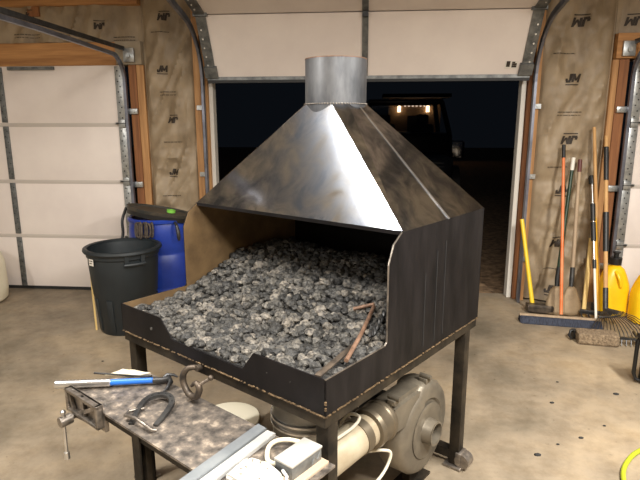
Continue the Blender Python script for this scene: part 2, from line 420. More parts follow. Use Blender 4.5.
# ------------------------------------------------------------------ closed garage doors
def closed_door(idx, X0, X1, end_side, stiles):
    d = bpy.data.objects.new('door_%d' % idx, None); C.objects.link(d); d.location = ((X0+X1)/2, D, 0); d['kind'] = 'structure'; ORG[d.name] = Vector(((X0+X1)/2, D, 0))
    for k in range(4):
        z0 = .012+k*.5305; z1 = z0+.522
        part('door_panel', MB().box((X0,D,z0),(X1,D+.045,z1),bev=.006), M['door_white'], d)
        if k < 3: part('panel_joint', MB().box((X0,D-.0015,z1-.014),(X1,D+.03,z1+.022),bev=.001).box((X0,D-.003,z1+.002),(X1,D+.0,z1+.007)), M['door_seam'], d)
    part('weather_strip', MB().box((X0,D-.005,0),(X1,D+.04,.03)), M['rubber'], d)
    for sx in stiles:
        for k in range(4):
            z0 = .03+k*.5305
            st = part('stile', MB().box((sx-.027,D-.012,z0),(sx+.027,D-.001,z0+.495),bev=.003), M['galv_dark'], d)
            hm = MB()
            for q in range(9): hm.cyl((sx+.012*(-1)**q,D-.0145,z0+.05+q*.05),(sx+.012*(-1)**q,D-.012,z0+.05+q*.05),.005,n=8)
            part('punched_hole', hm, M['dark_hole'], st)
    e = X1 if end_side > 0 else X0
    s = end_side
    for k in range(4):
        z0 = .03+k*.5305
        st = part('end_stile', MB().box((min(e-s*.075,e-s*.005),D-.016,z0),(max(e-s*.075,e-s*.005),D-.001,z0+.495),bev=.003), M['galv'], d)
        hm = MB()
        for q in range(10): hm.cyl((e-s*(.03+.02*(q%2)),D-.0175,z0+.04+q*.046),(e-s*(.03+.02*(q%2)),D-.016,z0+.04+q*.046),.0065,n=8)
        part('punched_hole', hm, M['dark_hole'], st)
    for k in range(1, 4):
        z = .02+k*.5305
        h = part('hinge', MB().box((min(e-s*.10,e+s*.0),D-.022,z-.010),(max(e-s*.10,e+s*.0),D-.016,z+.010),bev=.002).box((min(e-s*.06,e),D-.04,z-.035),(max(e-s*.06,e),D-.016,z+.035),bev=.003), M['galv'], d)
        part('roller', MB().cyl((e-s*.085,D-.034,z),(e+s*.03,D-.034,z),.007,n=10), M['dark_metal'], h)
    # vertical track, its curve and the horizontal run
    tx = e+s*.022
    path = [(tx,D-.03,.0),(tx,D-.03,1.98)] + arc((tx,D-.25,1.98),.22,0,80,8,(0,1,0),(0,0,1))[1:] + [(tx,D-1.3,2.225),(tx,D-2.7,2.235)]
    tm = MB(); 
    for i in range(len(path)-1):
        tm.bar(path[i], Vector(path[i+1])+(Vector(path[i+1])-Vector(path[i])).normalized()*.006, .026, .030, up=(0,0,1) if i > 5 else (0,-1,.0))
    part('track', tm, M['track'], d)
    part('track_angle', MB().box((tx-.014,D-2.7,2.262),(tx+.014,D-.02,2.268)).box((tx+s*.012-.003,D-2.7,2.245),(tx+s*.012+.003,D-.02,2.282)), M['dark_metal'], d)
    for z in (.35, 1.05, 1.72):
        part('track_bracket', MB().box((min(tx,tx+s*.09),D-.012,z-.025),(max(tx,tx+s*.09),D+.018,z+.025),bev=.004).cyl((tx+s*.06,D-.02,z),(tx+s*.06,D-.01,z),.011,n=8), M['galv'], d)
    part('track_bracket', MB().box((min(tx,tx+s*.10),D-.03,2.15),(max(tx,tx+s*.10),D-.005,2.27),bev=.004).cyl((tx+s*.05,D-.05,2.2),(tx+s*.05,D-.03,2.2),.02,n=8), M['galv'], d)
    return d
closed_door(1, LX0, -2.215, 1, (-3.395,))
closed_door(3, 2.205, RX1, -1, (3.4,))
sw = part('lift_rail', MB().box((-3.3,D-.03,2.09),(-2.86,D-.005,2.118)), M['galv_dark'], bpy.data.objects['door_1'])

# ------------------------------------------------------------------ the raised centre door
d2 = bpy.data.objects.new('door_2', None); C.objects.link(d2); d2.location = (-.04, D, 2.0); d2['kind'] = 'structure'; ORG[d2.name] = Vector((-.04, D, 2.0))
pA, pB, pC, pD_ = Vector((0,D-.02,2.008)), Vector((0,D-.30,2.482)), Vector((0,D-.80,2.625)), Vector((0,D-1.85,2.64))
XA, XB = -1.43, 1.35
def slab(p, q, name, x0=XA, x1=XB, th=.04, off=0, m=None, par=None):
    t = (q-p).normalized(); nrm = Vector((0, t.z, -t.y))      # towards outside / up
    if nrm.y < 0: nrm = -nrm
    o = nrm*off
    return part(name, MB().prism([Vector((x0,p.y,p.z))+o, Vector((x1,p.y,p.z))+o, Vector((x1,q.y,q.z))+o, Vector((x0,q.y,q.z))+o], nrm*th), m or M['door_white'], par or d2)
g = .012
for p, q in ((pA,pB),(pB,pC),(pC,(pC+pD_)/2),((pC+pD_)/2,pD_)):
    t = (q-p).normalized()*g*.5
    slab(p+t, q-t, 'door_panel')
    st = slab(p+t*2, q-t*2, 'stile', -.063, -.013, .011, -.012, M['galv_dark'])
    for s, x0 in ((-1, XA), (1, XB-.085)):
        e = slab(p+t*2, q-t*2, 'end_stile', x0, x0+.085, .014, -.015, M['galv_dark'])
        hm = MB(); u = (q-p).normalized(); L = (q-p).length; nr = Vector((0,u.z,-u.y)); nr = nr if nr.y > 0 else -nr
        for k in range(5):
            c = p+u*L*(.22+.14*k)+Vector((x0+(.055 if s > 0 else .03),0,0))
            hm.cyl(c-nr*.0185, c-nr*.015, .008, n=8)
        part('rivet', hm, M['bright_spot'], e)
part('bottom_rail', MB().box((XA,D-.03,1.985),(XB,D+.03,2.012)), M['galv_dark'], d2)
part('weather_strip', MB().box((XA,D-.025,1.962),(XB,D+.025,1.987)), M['rubber'], d2)
for x in (XA+.045, XB-.045):
    part('bottom_bracket', MB().prism([(x-.055,D-.05,2.0),(x+.055,D-.05,2.0),(x+.055,D-.10,2.085),(x-.055,D-.10,2.085)],(0,.03,.02)), M['galv_dark'], d2)
    part('hinge', MB().box((x-.06,D-.33,2.465),(x+.06,D-.30,2.495)), M['galv_dark'], d2)
part('hinge', MB().box((-.06,D-.33,2.44),(-.015,D-.295,2.50)), M['dark_metal'], d2)
stk = slab(pA+(pB-pA)*.10, pA+(pB-pA)*.22, 'sticker', 1.13, 1.235, .001, -.003, M['sticker'])
hm = MB(); u = (pB-pA); 
for (k, x, w, h) in ((.13,1.14,.03,.05),(.12,1.185,.04,.018),(.155,1.185,.04,.018),(.19,1.185,.025,.012)):
    c = pA+u*k; v = u.normalized()
    hm.prism([Vector((x,c.y-.0045,c.z)),Vector((x+w,c.y-.0045,c.z)),Vector((x+w,c.y-.0045,c.z))+v*h,Vector((x,c.y-.0045,c.z))+v*h],(0,.001,0))
part('sticker_print', hm, M['ink'], stk, smooth=False)
for s, tx in ((-1,-1.478),(1,1.40)):
    path = [(tx,D-.02,0),(tx,D-.02,1.95)] + arc((tx,D-.52,1.95),.50,0,78,10,(0,1,0),(0,0,1))[1:] + [(tx,D-1.2,2.60),(tx,D-2.0,2.66)]
    tm = MB()
    for i in range(len(path)-1): tm.bar(path[i], Vector(path[i+1])+(Vector(path[i+1])-Vector(path[i])).normalized()*.008, .022, .05, up=(0,0,1) if i > 7 else (0,-1,0))
    part('track', tm, M['track'], d2)
    for z in (.4, 1.15, 1.75):
        part('track_bracket', MB().box((min(tx,tx+s*.07),D-.005,z-.02),(max(tx,tx+s*.07),D+.02,z+.02)).cyl((tx+s*.04,D-.012,z),(tx+s*.04,D,z),.009,n=8), M['galv'], d2)

# ------------------------------------------------------------------ the forge
fg = thing('coal_forge', 'large black steel coal forge with a bare steel hood and round flue stub', 'forge', (-HW/2, HD/2, 0), 'f')
T = .005
# front panel with the lowered lip
fr = part('front_panel', MB().prism([(-HW,0,Z0),(0,0,Z0),(0,0,Z1),(-.311,0,Z1),(-.368,0,.776),(-.768,0,.776),(-.84,0,Z1),(-HW,0,Z1)],(0,T,0)), M['black_steel'], fg)
def side(a, ext, m, name='side_panel'):
    return part(name, MB().prism([(a,0,Z0),(a,HD,Z0),(a,HD,Z2),(a,S2,Z2),(a,S1+.03,1.20),(a,S1,1.135),(a,S1,Z1+.008),(a,S1-.012,Z1),(a,0,Z1)],(ext,0,0)), m, fg)
sr = side(0, -T, M['black_steel']); sl = side(-HW, T, M['black_steel'])
# brown inner skins of the sheet
part('inner_face', MB().prism([(-HW+T,T,Z0),(-HW+T,HD,Z0),(-HW+T,HD,Z2),(-HW+T,S2,Z2),(-HW+T,S1+.03,1.20),(-HW+T,S1,1.135),(-HW+T,S1,Z1),(-HW+T,T,Z1)],(.0015,0,0)), M['brown_steel'], sl, label='brown inner face')
part('back_panel', MB().box((-HW,HD-T,Z0),(0,HD,Z2)), M['black_steel'], fg)
part('pan_floor', MB().box((-HW,0,Z0-.004),(0,HD,Z0)), M['frame_steel'], fg)
fm = MB()
fm.box((-HW+.004,.004,Z0-.042),(-.004,.010,Z0)); fm.box((-HW+.004,HD-.010,Z0-.042),(-.004,HD-.004,Z0))
fm.box((-HW+.004,.01,Z0-.042),(-HW+.010,HD-.01,Z0)); fm.box((-.010,.01,Z0-.042),(-.004,HD-.01,Z0))
fm.box((-HW+.01,.01,Z0-.010),(-.01,.05,Z0-.004)); fm.box((-.05,.05,Z0-.010),(-.01,HD-.05,Z0-.004)); fm.box((-HW+.01,.05,Z0-.010),(-HW+.05,HD-.05,Z0-.004))
part('angle_iron_frame', fm, M['frame_steel'], fg)
# weld beads along the seams
wm = MB(); 
def bead(p, q, r, n): 
    p, q = Vector(p), Vector(q)
    for i in range(n): 
        if random.random() < .82: wm.ball(p+(q-p)*((i+.5)/n)+Vector((0,0,random.uniform(-.0015,.0015))), r, 1.6, 1.6, 1, 1)
bead((-HW,-.001,Z0),(0,-.001,Z0),.0034,150); bead((.001,0,Z0),(.001,HD,Z0),.0032,140); bead((.0,.0,Z0+.02),(.0,.0,Z0+.05),.003,6)
part('weld_bead', wm, M['weld'], fg)
# edge brightened by cutting, along the rims
em = MB()
ek = [(0,0,Z1),(0,S1-.012,Z1),(0,S1,Z1+.008),(0,S1,1.135),(0,S1+.03,1.20),(0,S2,Z2)]
for i in range(len(ek)-1): em.bar(Vector(ek[i])+Vector((-T/2,0,0)), Vector(ek[i+1])+Vector((-T/2,0,0)), T+.0006, .0022, up=(0,0,1) if abs(ek[i+1][2]-ek[i][2]) < .02 else (0,1,0))
part('cut_edge', em, M['worn_steel'], sr, label='bare cut edge')
# hood: square base to round top, flat triangles and coned corners folded in strips
PC, PR, ZB, ZT = Vector((-HW/2, (S2+HD)/2, 0)), .1336, 1.684, 1.870
HB = [(-HW,S2),(0,S2),(0,HD),(-HW,HD)]
def circ(deg, z, r=PR): return (PC.x+r*math.cos(math.radians(deg)), PC.y+r*math.sin(math.radians(deg)), z)
hm = MB(); bmv = hm.bm.verts
cb = [bmv.new((x,y,Z2)) for x, y in HB]
NS = 8
def fan(q): return [-60+90*q+30*i/NS for i in range(NS+1)]      # coned corner strip, 30 degrees of the circle
cv = {}
def cvert(deg):
    k = round(deg % 360, 3)
    if k not in cv: cv[k] = bmv.new(circ(k, ZB))
    return cv[k]
for q in range(4):
    c0, c1 = cb[q], cb[(q+1)%4]                       # side q: front, right, back, left
    mdl = -90+90*q
    L_, R_ = cvert(mdl-30), cvert(mdl+30)
    if q == 1:
        mid = bmv.new(((c0.co.x+c1.co.x)/2,(c0.co.y+c1.co.y)/2,Z2)); tm_ = bmv.new((L_.co+R_.co)/2)
        hm.bm.faces.new((c0,mid,tm_,L_)); hm.bm.faces.new((mid,c1,R_,tm_))
    else: hm.bm.faces.new((c0,c1,R_,L_))
    A_ = [cvert(d) for d in fan(q)]
    for i in range(NS): hm.bm.faces.new((A_[i], c1, A_[i+1]))
o = part('hood', hm, M['hood'], fg, smooth=False)
sm = o.modifiers.new('thickness', 'SOLIDIFY'); sm.thickness = .003; sm.offset = -1
sk = MB()
sk.bar(Vector(circ(0,ZB,PR*.868)), Vector((0.002,(S2+HD)/2,Z2)), .010, .004, up=(1,0,0))
part('hood_seam', sk, M['bright_weld'], o, label='bright ground weld seam')
fl = MB(); fl.box((-HW-.001,S2-.002,Z2-.012),(0.001,S2+.002,Z2+.002))
part('hood_lip', fl, M['black_steel'], o)
fp = part('flue_pipe', MB().lathe([(PR-.004,ZB-.035),(PR,ZB-.035),(PR,ZT),(PR-.004,ZT)], PC, 48, close=True), M['pipe_steel'], fg)
wm = MB()
for i in range(70): wm.ball(circ(i*360/70, ZB, PR+.002), .0045, 1, 1, .8, 1)
part('weld_ring', wm, M['worn_steel'], fp)
part('pipe_rim', MB().lathe([(PR-.0045,ZT-.001),(PR+.001,ZT-.001),(PR+.001,ZT+.003),(PR-.0045,ZT+.003)], PC, 48, close=True), M['rust_rod'], fp, label='pinkish cut rim')
# scratched vertical creases on the right side
cm = MB()
for b, z0, z1 in ((.60,.76,1.05),(.69,.75,1.12),(.76,.76,1.15)): cm.box((.0,b-.0015,z0),(.0012,b+.0015,z1))
part('crease', cm, M['dark_hole'], sr)
# legs of square tube with foot pads
for la, lb in ((-HW+.03,.045),(-.03,.045),(-.03,HD-.085),(-HW+.03,HD-.085)):
    lg = part('leg', MB().box((la-.025,lb-.025,.012),(la+.025,lb+.025,Z0-.010),bev=.003), M['frame_steel'], fg)
    part('foot_pad', MB().box((la-.045,lb-.045,0),(la+.045,lb+.045,.014),bev=.004), M['worn_steel'], lg)
part('lower_rail', MB().bar((-HW+.055,HD-.085,.06),(-.055,HD-.085,.06),.045,.045), M['frame_steel'], fg)
cl = MB(); cl.cyl((.012,HD-.115,.045),(.012,HD-.055,.045),.035,n=14); cl.box((-.02,HD-.12,.02),(.01,HD-.05,.085),bev=.006)
part('foot_bracket', cl, M['worn_steel'], fg)
# scroll ring on the front
rg = [(-.60,-.006,.715),(-.628,-.03,.712),(-.648,-.038,.690),(-.655,-.04,.660),(-.640,-.04,.628),(-.610,-.04,.610),(-.578,-.04,.618),(-.562,-.04,.640),(-.560,-.04,.662),(-.575,-.04,.672),(-.592,-.04,.663),(-.604,-.04,.650)]
hk = part('scroll_hook', MB().tube(curve(rg,4), [.009+.0035*min(1,i/10) if i < 32 else .0125-.0075*(i-32)/12 for i in range(45)], 10), M['brown_iron'], fg, label='curled iron hook')
part('hook_bolt', MB().cyl((-.598,.006,.715),(-.598,-.02,.715),.012,n=12).cyl((-.535,.0,.692),(-.56,-.04,.668),.006,n=8).ball((-.535,-.004,.692),.011), M['brown_iron'], hk)

# ------------------------------------------------------------------ coal
def sstep(x, a, b):
    t = max(0, min(1, (x-a)/(b-a))); return t*t*(3-2*t)
def coal_z(a, b):
    z = .785 + .165*sstep(b, .12, .80) - .02*sstep(b, .85, 1.1)
    z += .018*sstep(-a, .75, 1.12)*sstep(b, .25, .75) + .03*sstep(-a, .85, 1.1)*(1-sstep(b,.1,.5))
    z -= .02*sstep(-a, -.02, .35)*0
    return z + .012*noise.noise(Vector((a*5, b*5, 2.2)))
lump_meshes = []
for k in range(7):
    bm = bmesh.new(); bmesh.ops.create_icosphere(bm, subdivisions=2, radius=1)
    sx, sy, sz = random.uniform(.8,1.25), random.uniform(.75,1.1), random.uniform(.65,.9)
    for v in bm.verts:
        n = v.co.normalized()
        q = .30*noise.noise(n*1.7+Vector((k*7.1,0,0))) + .34*(abs(noise.noise(n*2.9+Vector((0,k*5.3,0))))-.25) + .16*noise.noise(n*6+Vector((0,0,k*3.1)))
        v.co = Vector((n.x*sx, n.y*sy, n.z*sz))*(1+q)
    me = bpy.data.meshes.new('coal_lump'); bm.to_mesh(me); bm.free(); me.materials.append(M['coal'])
    me.polygons.foreach_set('use_smooth', [False]*len(me.polygons)); lump_meshes.append(me)
spots = []
b = .022
while b < HD-.03:
    a = -HW+.028
    while a < -.024:
        spots.append([min(-.026,max(-HW+.03,a+random.uniform(-.010,.010))), min(HD-.03,max(.026,b+random.uniform(-.010,.010))), random.uniform(.0135,.0265)])
        a += .0300
    b += .0300
cam_pos = Vector((0,0,1.5954))
def dist(s): return (W(s[0], s[1], coal_z(s[0], s[1]))-cam_pos).length / s[2]
spots = [s for s in spots if not (s[0] > -.12 and s[1] < .40 and random.random() < .1)]
order = sorted(spots, key=dist)
indiv, rest = order[:300], order[300:]
for k, s in enumerate(indiv):
    me = lump_meshes[k % 7]
    o = bpy.data.objects.new('coal_lump', me); C.objects.link(o)
    o.location = W(s[0], s[1], coal_z(s[0], s[1])+random.uniform(-.007,.009))
    o.scale = (s[2],)*3; o.rotation_euler = (random.uniform(-.5,.5), random.uniform(-.5,.5), random.uniform(0,6.28))
    tag(o, 'grey lump of coal lying on top of the coal heap in the forge pan', 'coal', 'coal lumps in the forge pan')
heap = MB(); g = []
na = nb = 40
for j in range(nb+1):
    row = []
    for i in range(na+1):
        a = -HW+.009+(HW-.016)*i/na; b = .009+(HD-.018)*j/nb
        row.append(heap.bm.verts.new((a, b, coal_z(a, b)-.008)))
    g.append(row)
for j in range(nb):
    for i in range(na): f = heap.bm.faces.new((g[j][i], g[j][i+1], g[j+1][i+1], g[j+1][i])); f.material_index = 1
rim = [heap.bm.verts.new((v.co.x, v.co.y, Z0+.001)) for v in (g[0][0], g[0][-1], g[-1][-1], g[-1][0])]
heap.bm.faces.new(rim).material_index = 1
for q, strip in enumerate((g[0], [r[-1] for r in g], g[-1][::-1], [r[0] for r in g][::-1])):
    f = heap.bm.faces.new([rim[q]]+list(strip)+[rim[(q+1)%4]]); f.material_index = 1
for k, s in enumerate(rest):
    me = lump_meshes[k % 7]
    mt = Matrix.Translation((s[0], s[1], coal_z(s[0], s[1])+random.uniform(-.007,.009))) @ Matrix.Rotation(random.uniform(0,6.28),4,'Z') @ Matrix.Rotation(random.uniform(-.5,.5),4,'X') @ Matrix.Diagonal((s[2],s[2],s[2],1))
    vs = [heap.bm.verts.new(mt @ v.co) for v in me.vertices]
    for p in me.polygons: heap.bm.faces.new([vs[i] for i in p.vertices])
org = (-HW/2, HD/2, Z0)
bmesh.ops.translate(heap.bm, verts=heap.bm.verts, vec=-Vector(org))
hme = bpy.data.meshes.new('coal'); heap.bm.to_mesh(hme); heap.bm.free(); hme.materials.append(M['coal']); hme.materials.append(M['coal_dust'])
ho = bpy.data.objects.new('coal', hme); C.objects.link(ho); place(ho, org, 'f')
tag(ho, 'heap of grey coal filling the forge pan under the hood', 'coal', None, 'stuff')
# fire tools lying on the coal
pz = lambda a, b, up=.022: (a, b, coal_z(a, b)+up)
single('fire_poker', MB().tube([pz(-.235,.465,.03), pz(-.172,.515,.034), pz(-.163,.500,.034), (-.10,.33,.872), (-.02,.13,.862)], .0075, 10), M['rust_rod'],
       'rusty bent rod lying on the coal with its hook end pointing left', 'poker', (-.1,.3,.85), 'f')
single('flat_bar', MB().bar((-.048,.02,.842),(-.085,.26,.852),.022,.006,bev=.001), M['brown_iron'], 'dark flat steel bar leaning over the near corner of the forge pan', 'bar', (-.06,.12,.84), 'f')
tw = MB()
P0, P1 = Vector((-.06,.33,.872)), Vector((-.125,.56,.925))
for ph in (0, PI): tw.tube([P0+(P1-P0)*(i/40)+Vector((math.cos(i*.7+ph),0,math.sin(i*.7+ph)))*.006 for i in range(41)], .006, 6)
single('twisted_rod', tw, M['dark_metal'], 'dark twisted rod on the coal against the right side wall', 'rod', (-.09,.44,.88), 'f')

# ------------------------------------------------------------------ bench in front of the forge
BZ = .58
bn = thing('work_bench', 'low steel bench with a mottled rusty plate top in front of the forge', 'bench', (-.5,-.14,0), 'f')
part('bench_top', MB().prism([(-1.10,-.285,BZ-.008),(.035,-.285,BZ-.008),(.035,.004,BZ-.008),(-.83,.008,BZ-.008),(-.965,.004,BZ-.008)],(0,0,.008)), M['bench_plate'], bn)
for a, b in ((-.60,-.262),(-.02,-.262),(-.955,-.03)):
    lm = MB(); lm.box((a-.022,b-.022,0),(a-.017,b+.022,BZ-.008)); lm.box((a-.022,b-.022,0),(a+.022,b-.016,BZ-.008)); lm.box((a-.005,b,.0),(a+.022,b+.022,BZ-.008),bev=.002)
    part('leg', lm, M['frame_steel'], bn)
part('cross_rail', MB().bar((-.60,-.24,.30),(-.02,-.24,.30),.04,.03), M['frame_steel'], bn)
part('cross_rail', MB().bar((-.955,-.03,.30),(-.60,-.24,.30),.04,.03), M['frame_steel'], bn)
part('edge_stiffener', MB().bar((-1.02,-.265,BZ-.02),(.03,-.265,BZ-.02),.03,.022), M['frame_steel'], bn)
# bench vise at the left end
vs = thing('bench_vise', 'dark bench vise with ribbed front jaw and hanging handle at the left bench end', 'vise', (-.93,-.30,BZ), 'f')
V0, V1, VB = -1.035, -.80, -.312
jw = MB(); z0, z1 = .520, .612
jw.box((V0,VB,z1-.014),(V1,VB+.028,z1),bev=.002); jw.box((V0,VB,z0),(V1,VB+.028,z0+.012),bev=.002)
jw.box((V0,VB,z0),(V0+.014,VB+.028,z1),bev=.002); jw.box((V1-.014,VB,z0),(V1,VB+.028,z1),bev=.002)
jw.box((V0,VB+.020,z0),(V1,VB+.028,z1))
cx = -.988
for p in ((V0+.01,z1-.01),(V1-.01,z1-.01),(V1-.01,z0+.01)): jw.bar((cx,VB+.012,.512),(p[0],VB+.012,p[1]),.016,.010,up=(0,-1,0))
jw.bar((-.917,VB+.012,z0),(-.917,VB+.012,z1),.016,.010,up=(0,-1,0))
part('front_jaw', jw, M['worn_steel'], vs)
sc = part('screw', MB().cyl((cx,VB-.03,.505),(cx,VB+.22,.535),.011,n=12).cyl((cx,VB-.05,.503),(cx,VB-.005,.506),.021,n=16), M['worn_steel'], vs)
part('handle', MB().cyl((cx,VB-.034,.535),(cx-.004,VB-.034,.365),.0062,n=10).ball((cx,VB-.034,.540),.011).cyl((cx-.004,VB-.034,.345),(cx-.004,VB-.034,.372),.0105,n=12), M['chrome'], vs, label='bright handle bar')
part('guide_rod', MB().cyl((V1-.03,VB+.02,.535),(V1-.03,VB+.20,.535),.007,n=10), M['chrome'], vs)
part('back_jaw', MB().box((-1.03,-.283,.50),(-.80,-.268,BZ-.01)), M['worn_steel'], vs)
# blue and silver tool
h0, h1, h2, h3 = Vector((-1.098,-.315,.606)), Vector((-.955,-.165,.602)), Vector((-.845,-.048,.600)), Vector((-.822,-.022,.598))
ht = thing('claw_tool', 'blue and silver bar tool with a dark claw end lying across the bench', 'tool', (-.95,-.16,BZ), 'f')
gm = []; gr = []
for i in range(31):
    gm.append(h0+(h1-h0)*i/30); gr.append(.0150+(.0016 if i % 2 else 0))
gr[0] = .0165; gr[1] = .0165; gr[2] = .0165
part('grip', MB().tube(gm, gr, 16), M['chrome'], ht, label='ribbed silver grip')
part('shaft', MB().cyl(h1,h2,.0125,.0115,16), M['blue_paint'], ht, label='blue shaft')
part('claw', MB().tube([h2,h3,Vector((-.798,-.004,.606)),Vector((-.776,-.012,.602)),Vector((-.760,-.040,.592)),Vector((-.757,-.060,.586))],[.010,.012,.0125,.010,.007,.003],10)
     .tube([h3,Vector((-.818,.004,.612)),Vector((-.800,.020,.612)),Vector((-.782,.026,.606))],[.010,.009,.006,.003],8), M['dark_metal'], ht, label='dark claw')
rm = MB(); g = []
for j in range(9):
    row = []
    for i in range(13):
        u, v = i/12, j/8
        a = -1.075+.11*u+.02*v; b = -.125+.07*u+.065*v
        k = math.sin(PI*u)*math.sin(PI*v)
        row.append(rm.bm.verts.new((a+.006*noise.noise(Vector((u*4,v*4,1))), b, BZ+.002+.018*k*(1+.5*noise.noise(Vector((u*5,v*6,3)))))))
    g.append(row)
for j in range(8):
    for i in range(12): rm.bm.faces.new((g[j][i],g[j][i+1],g[j+1][i+1],g[j+1][i]))
ro = single('rag', rm, M['cream'], 'crumpled cream rag behind the blue and silver tool on the bench', 'rag', (-1.0,-.09,BZ), 'f')
q = ro.modifiers.new('t','SOLIDIFY'); q.thickness = .003
single('punch_rod', MB().cyl((-1.085,-.165,BZ+.022),(-.93,-.035,BZ+.006),.004,n=8).cyl((-.93,-.035,BZ+.006),(-.905,-.014,BZ+.006),.007,n=8), M['dark_metal'],
       'thin dark punch lying between the cream rag and the blue tool', 'punch', (-1.0,-.10,BZ), 'f')
# horseshoe and nail-like rod
hs = [(.044,-.092),(.050,-.055),(.053,-.02),(.0545,.01)]+[(.0545*math.cos(math.radians(t)), .022+.063*math.sin(math.radians(t))) for t in range(0,181,12)]+[(-.0545,.01),(-.053,-.02),(-.050,-.055),(-.044,-.092)]
mS = Matrix.Translation((-.662,-.166,BZ+.014)) @ Matrix.Rotation(math.radians(33),4,'Z') @ Matrix.Rotation(math.radians(7),4,'X')
sm = MB(); ri = []
for k, (x, y) in enumerate(hs):
    a_, b_ = Vector(hs[max(k-1,0)]), Vector(hs[min(k+1,len(hs)-1)]); d_ = (b_-a_).normalized(); nrm = Vector((d_.y,-d_.x,0)); w = .0115-.003*abs(k-11.5)/11.5
    ri.append([sm.bm.verts.new(mS @ (Vector((x,y,0))+nrm*q+Vector((0,0,z)))) for q, z in ((-w,-.006),(w,-.006),(w,.006),(-w,.006))])
for i in range(len(hs)-1):
    for k in range(4): sm.bm.faces.new((ri[i][k],ri[i][(k+1)%4],ri[i+1][(k+1)%4],ri[i+1][k]))
sm.bm.faces.new(ri[0][::-1]); sm.bm.faces.new(ri[-1])
sh = thing('horseshoe', 'dark worn horseshoe lying on the bench plate near its front edge', 'horseshoe', (-.672,-.158,BZ), 'f')
part('shoe_body', sm, M['dark_metal'], sh)
nm = MB()
for t in (50,75,105,130,20,160):
    c, s = math.cos(math.radians(t)), math.sin(math.radians(t)); p = mS @ Vector((c*.0545,.022+s*.063,.0058)); nm.box((-.005,-.0025,0),(.005,.0025,.0014), Matrix.Translation(p) @ Matrix.Rotation(math.radians(t+120),4,'Z'))
part('nail_hole', nm, M['dark_hole'], sh)
single('bent_spike', MB().tube([(-.695,-.185,BZ+.012),(-.715,-.235,BZ+.016),(-.69,-.262,BZ+.020),(-.62,-.262,BZ+.034),(-.545,-.252,BZ+.014),(-.535,-.240,BZ+.012)],[.005,.006,.0065,.0065,.006,.004],10), M['worn_steel'],
       'bent steel spike lying over the open end of the horseshoe', 'spike', (-.62,-.25,BZ), 'f')
# two bars, box and speckled white casing
single('steel_bar', MB().prism([(-.262,-.36,BZ+.001),(-.301,.005,BZ+.001),(-.258,.003,BZ+.001),(-.219,-.36,BZ+.001)],(0,0,.012),bev=.0015), M['dull_bar'], 'dull grey flat bar on the bench, left one of two lying side by side', 'bar', (-.26,-.17,BZ), 'f')
single('steel_bar', MB().prism([(-.210,-.36,BZ+.001),(-.247,-.006,BZ+.001),(-.211,-.002,BZ+.001),(-.170,-.36,BZ+.001)],(0,0,.014),bev=.0015), M['light_bar'], 'pale grey flat bar on the bench, right one of two lying side by side', 'bar', (-.2,-.17,BZ), 'f')
wb_ = thing('switch_case', 'white speckled casing on the bench beside the pale bar', 'casing', (-.075,-.19,BZ), 'f')
part('body', MB().prism([(-.150,-.275,BZ),(-.165,-.19,BZ),(-.150,-.165,BZ),(-.092,-.150,BZ),(-.022,-.165,BZ),(.0,-.19,BZ),(-.01,-.275,BZ)],(0,0,.04),bev=.007), M['white_plastic'], wb_)
part('edge_clip', MB().tube([(-.030,-.160,BZ+.042),(-.004,-.170,BZ+.040),(.006,-.19,BZ+.02)],.005,8), M['white_plastic'], wb_)
jb = thing('junction_box', 'grey metal electrical box with a pale lid beside the front forge leg', 'electrical box', (-.037,-.085,BZ), 'f')
part('body', MB().box((-.072,-.148,BZ+.012),(-.004,-.014,BZ+.052),bev=.002), M['galv_dark'], jb)
part('lid', MB().box((-.075,-.150,BZ+.052),(-.002,-.012,BZ+.060),bev=.002), M['lid_grey'], jb, label='pale grey lid')
part('mark', MB().tube([(-.0035,-.06,BZ+.02),(-.0035,-.05,BZ+.04),(-.0035,-.035,BZ+.025),(-.0035,-.025,BZ+.042)],.0015,6), M['dull_bar'], jb)
single('wood_strip', MB().box((-.055,-.30,BZ),(.018,-.005,BZ+.012),bev=.002), M['pinewood'], 'pale flat wooden strip under the grey electrical box', 'board', (-.01,-.15,BZ), 'f')
single('power_cable', MB().tube(curve([(-.06,-.010,BZ+.022),(-.09,.0,BZ+.024),(-.135,-.014,BZ+.026),(-.165,-.040,BZ+.024),(-.172,-.068,BZ+.018),(-.155,-.098,BZ+.012),(-.125,-.122,BZ+.010),(-.08,-.13,BZ+.024)]),.0075,10), M['cream'],
       'cream cable looping out of the grey electrical box toward the bars', 'cable', (-.1,-.05,BZ), 'f')
# cream lid on the floor behind the bench
lid = Matrix.Translation((-.735,2.63,.0))
single('bucket_lid', MB().lathe([(0,.0),(.155,.0),(.165,.006),(.165,.022),(.150,.026),(.10,.034),(0,.038)], n=40, mtx=lid), M['lid_cream'], 'cream round lid on the floor behind the bench top', 'lid', (-.735,2.63,0))
# galvanised bucket below the pan
bk = thing('metal_bucket', 'galvanised bucket standing below the front of the forge pan', 'bucket', (-.365,.33,0), 'f')
part('body', MB().lathe([(.0,.004),(.118,.0),(.142,.62),(.148,.63),(.148,.642),(.142,.644),(.138,.62),(.114,.01),(0,.012)], (-.365,.33,0), 40), M['bucket'], bk)
part('rib', MB().lathe([(.136,.468),(.1425,.472),(.1425,.480),(.136,.484)], (-.365,.33,0), 40, close=True), M['chrome'], bk)
part('rib', MB().lathe([(.135,.440),(.1425,.445),(.1425,.452),(.135,.456)], (-.365,.33,0), 40, close=True), M['chrome'], bk)

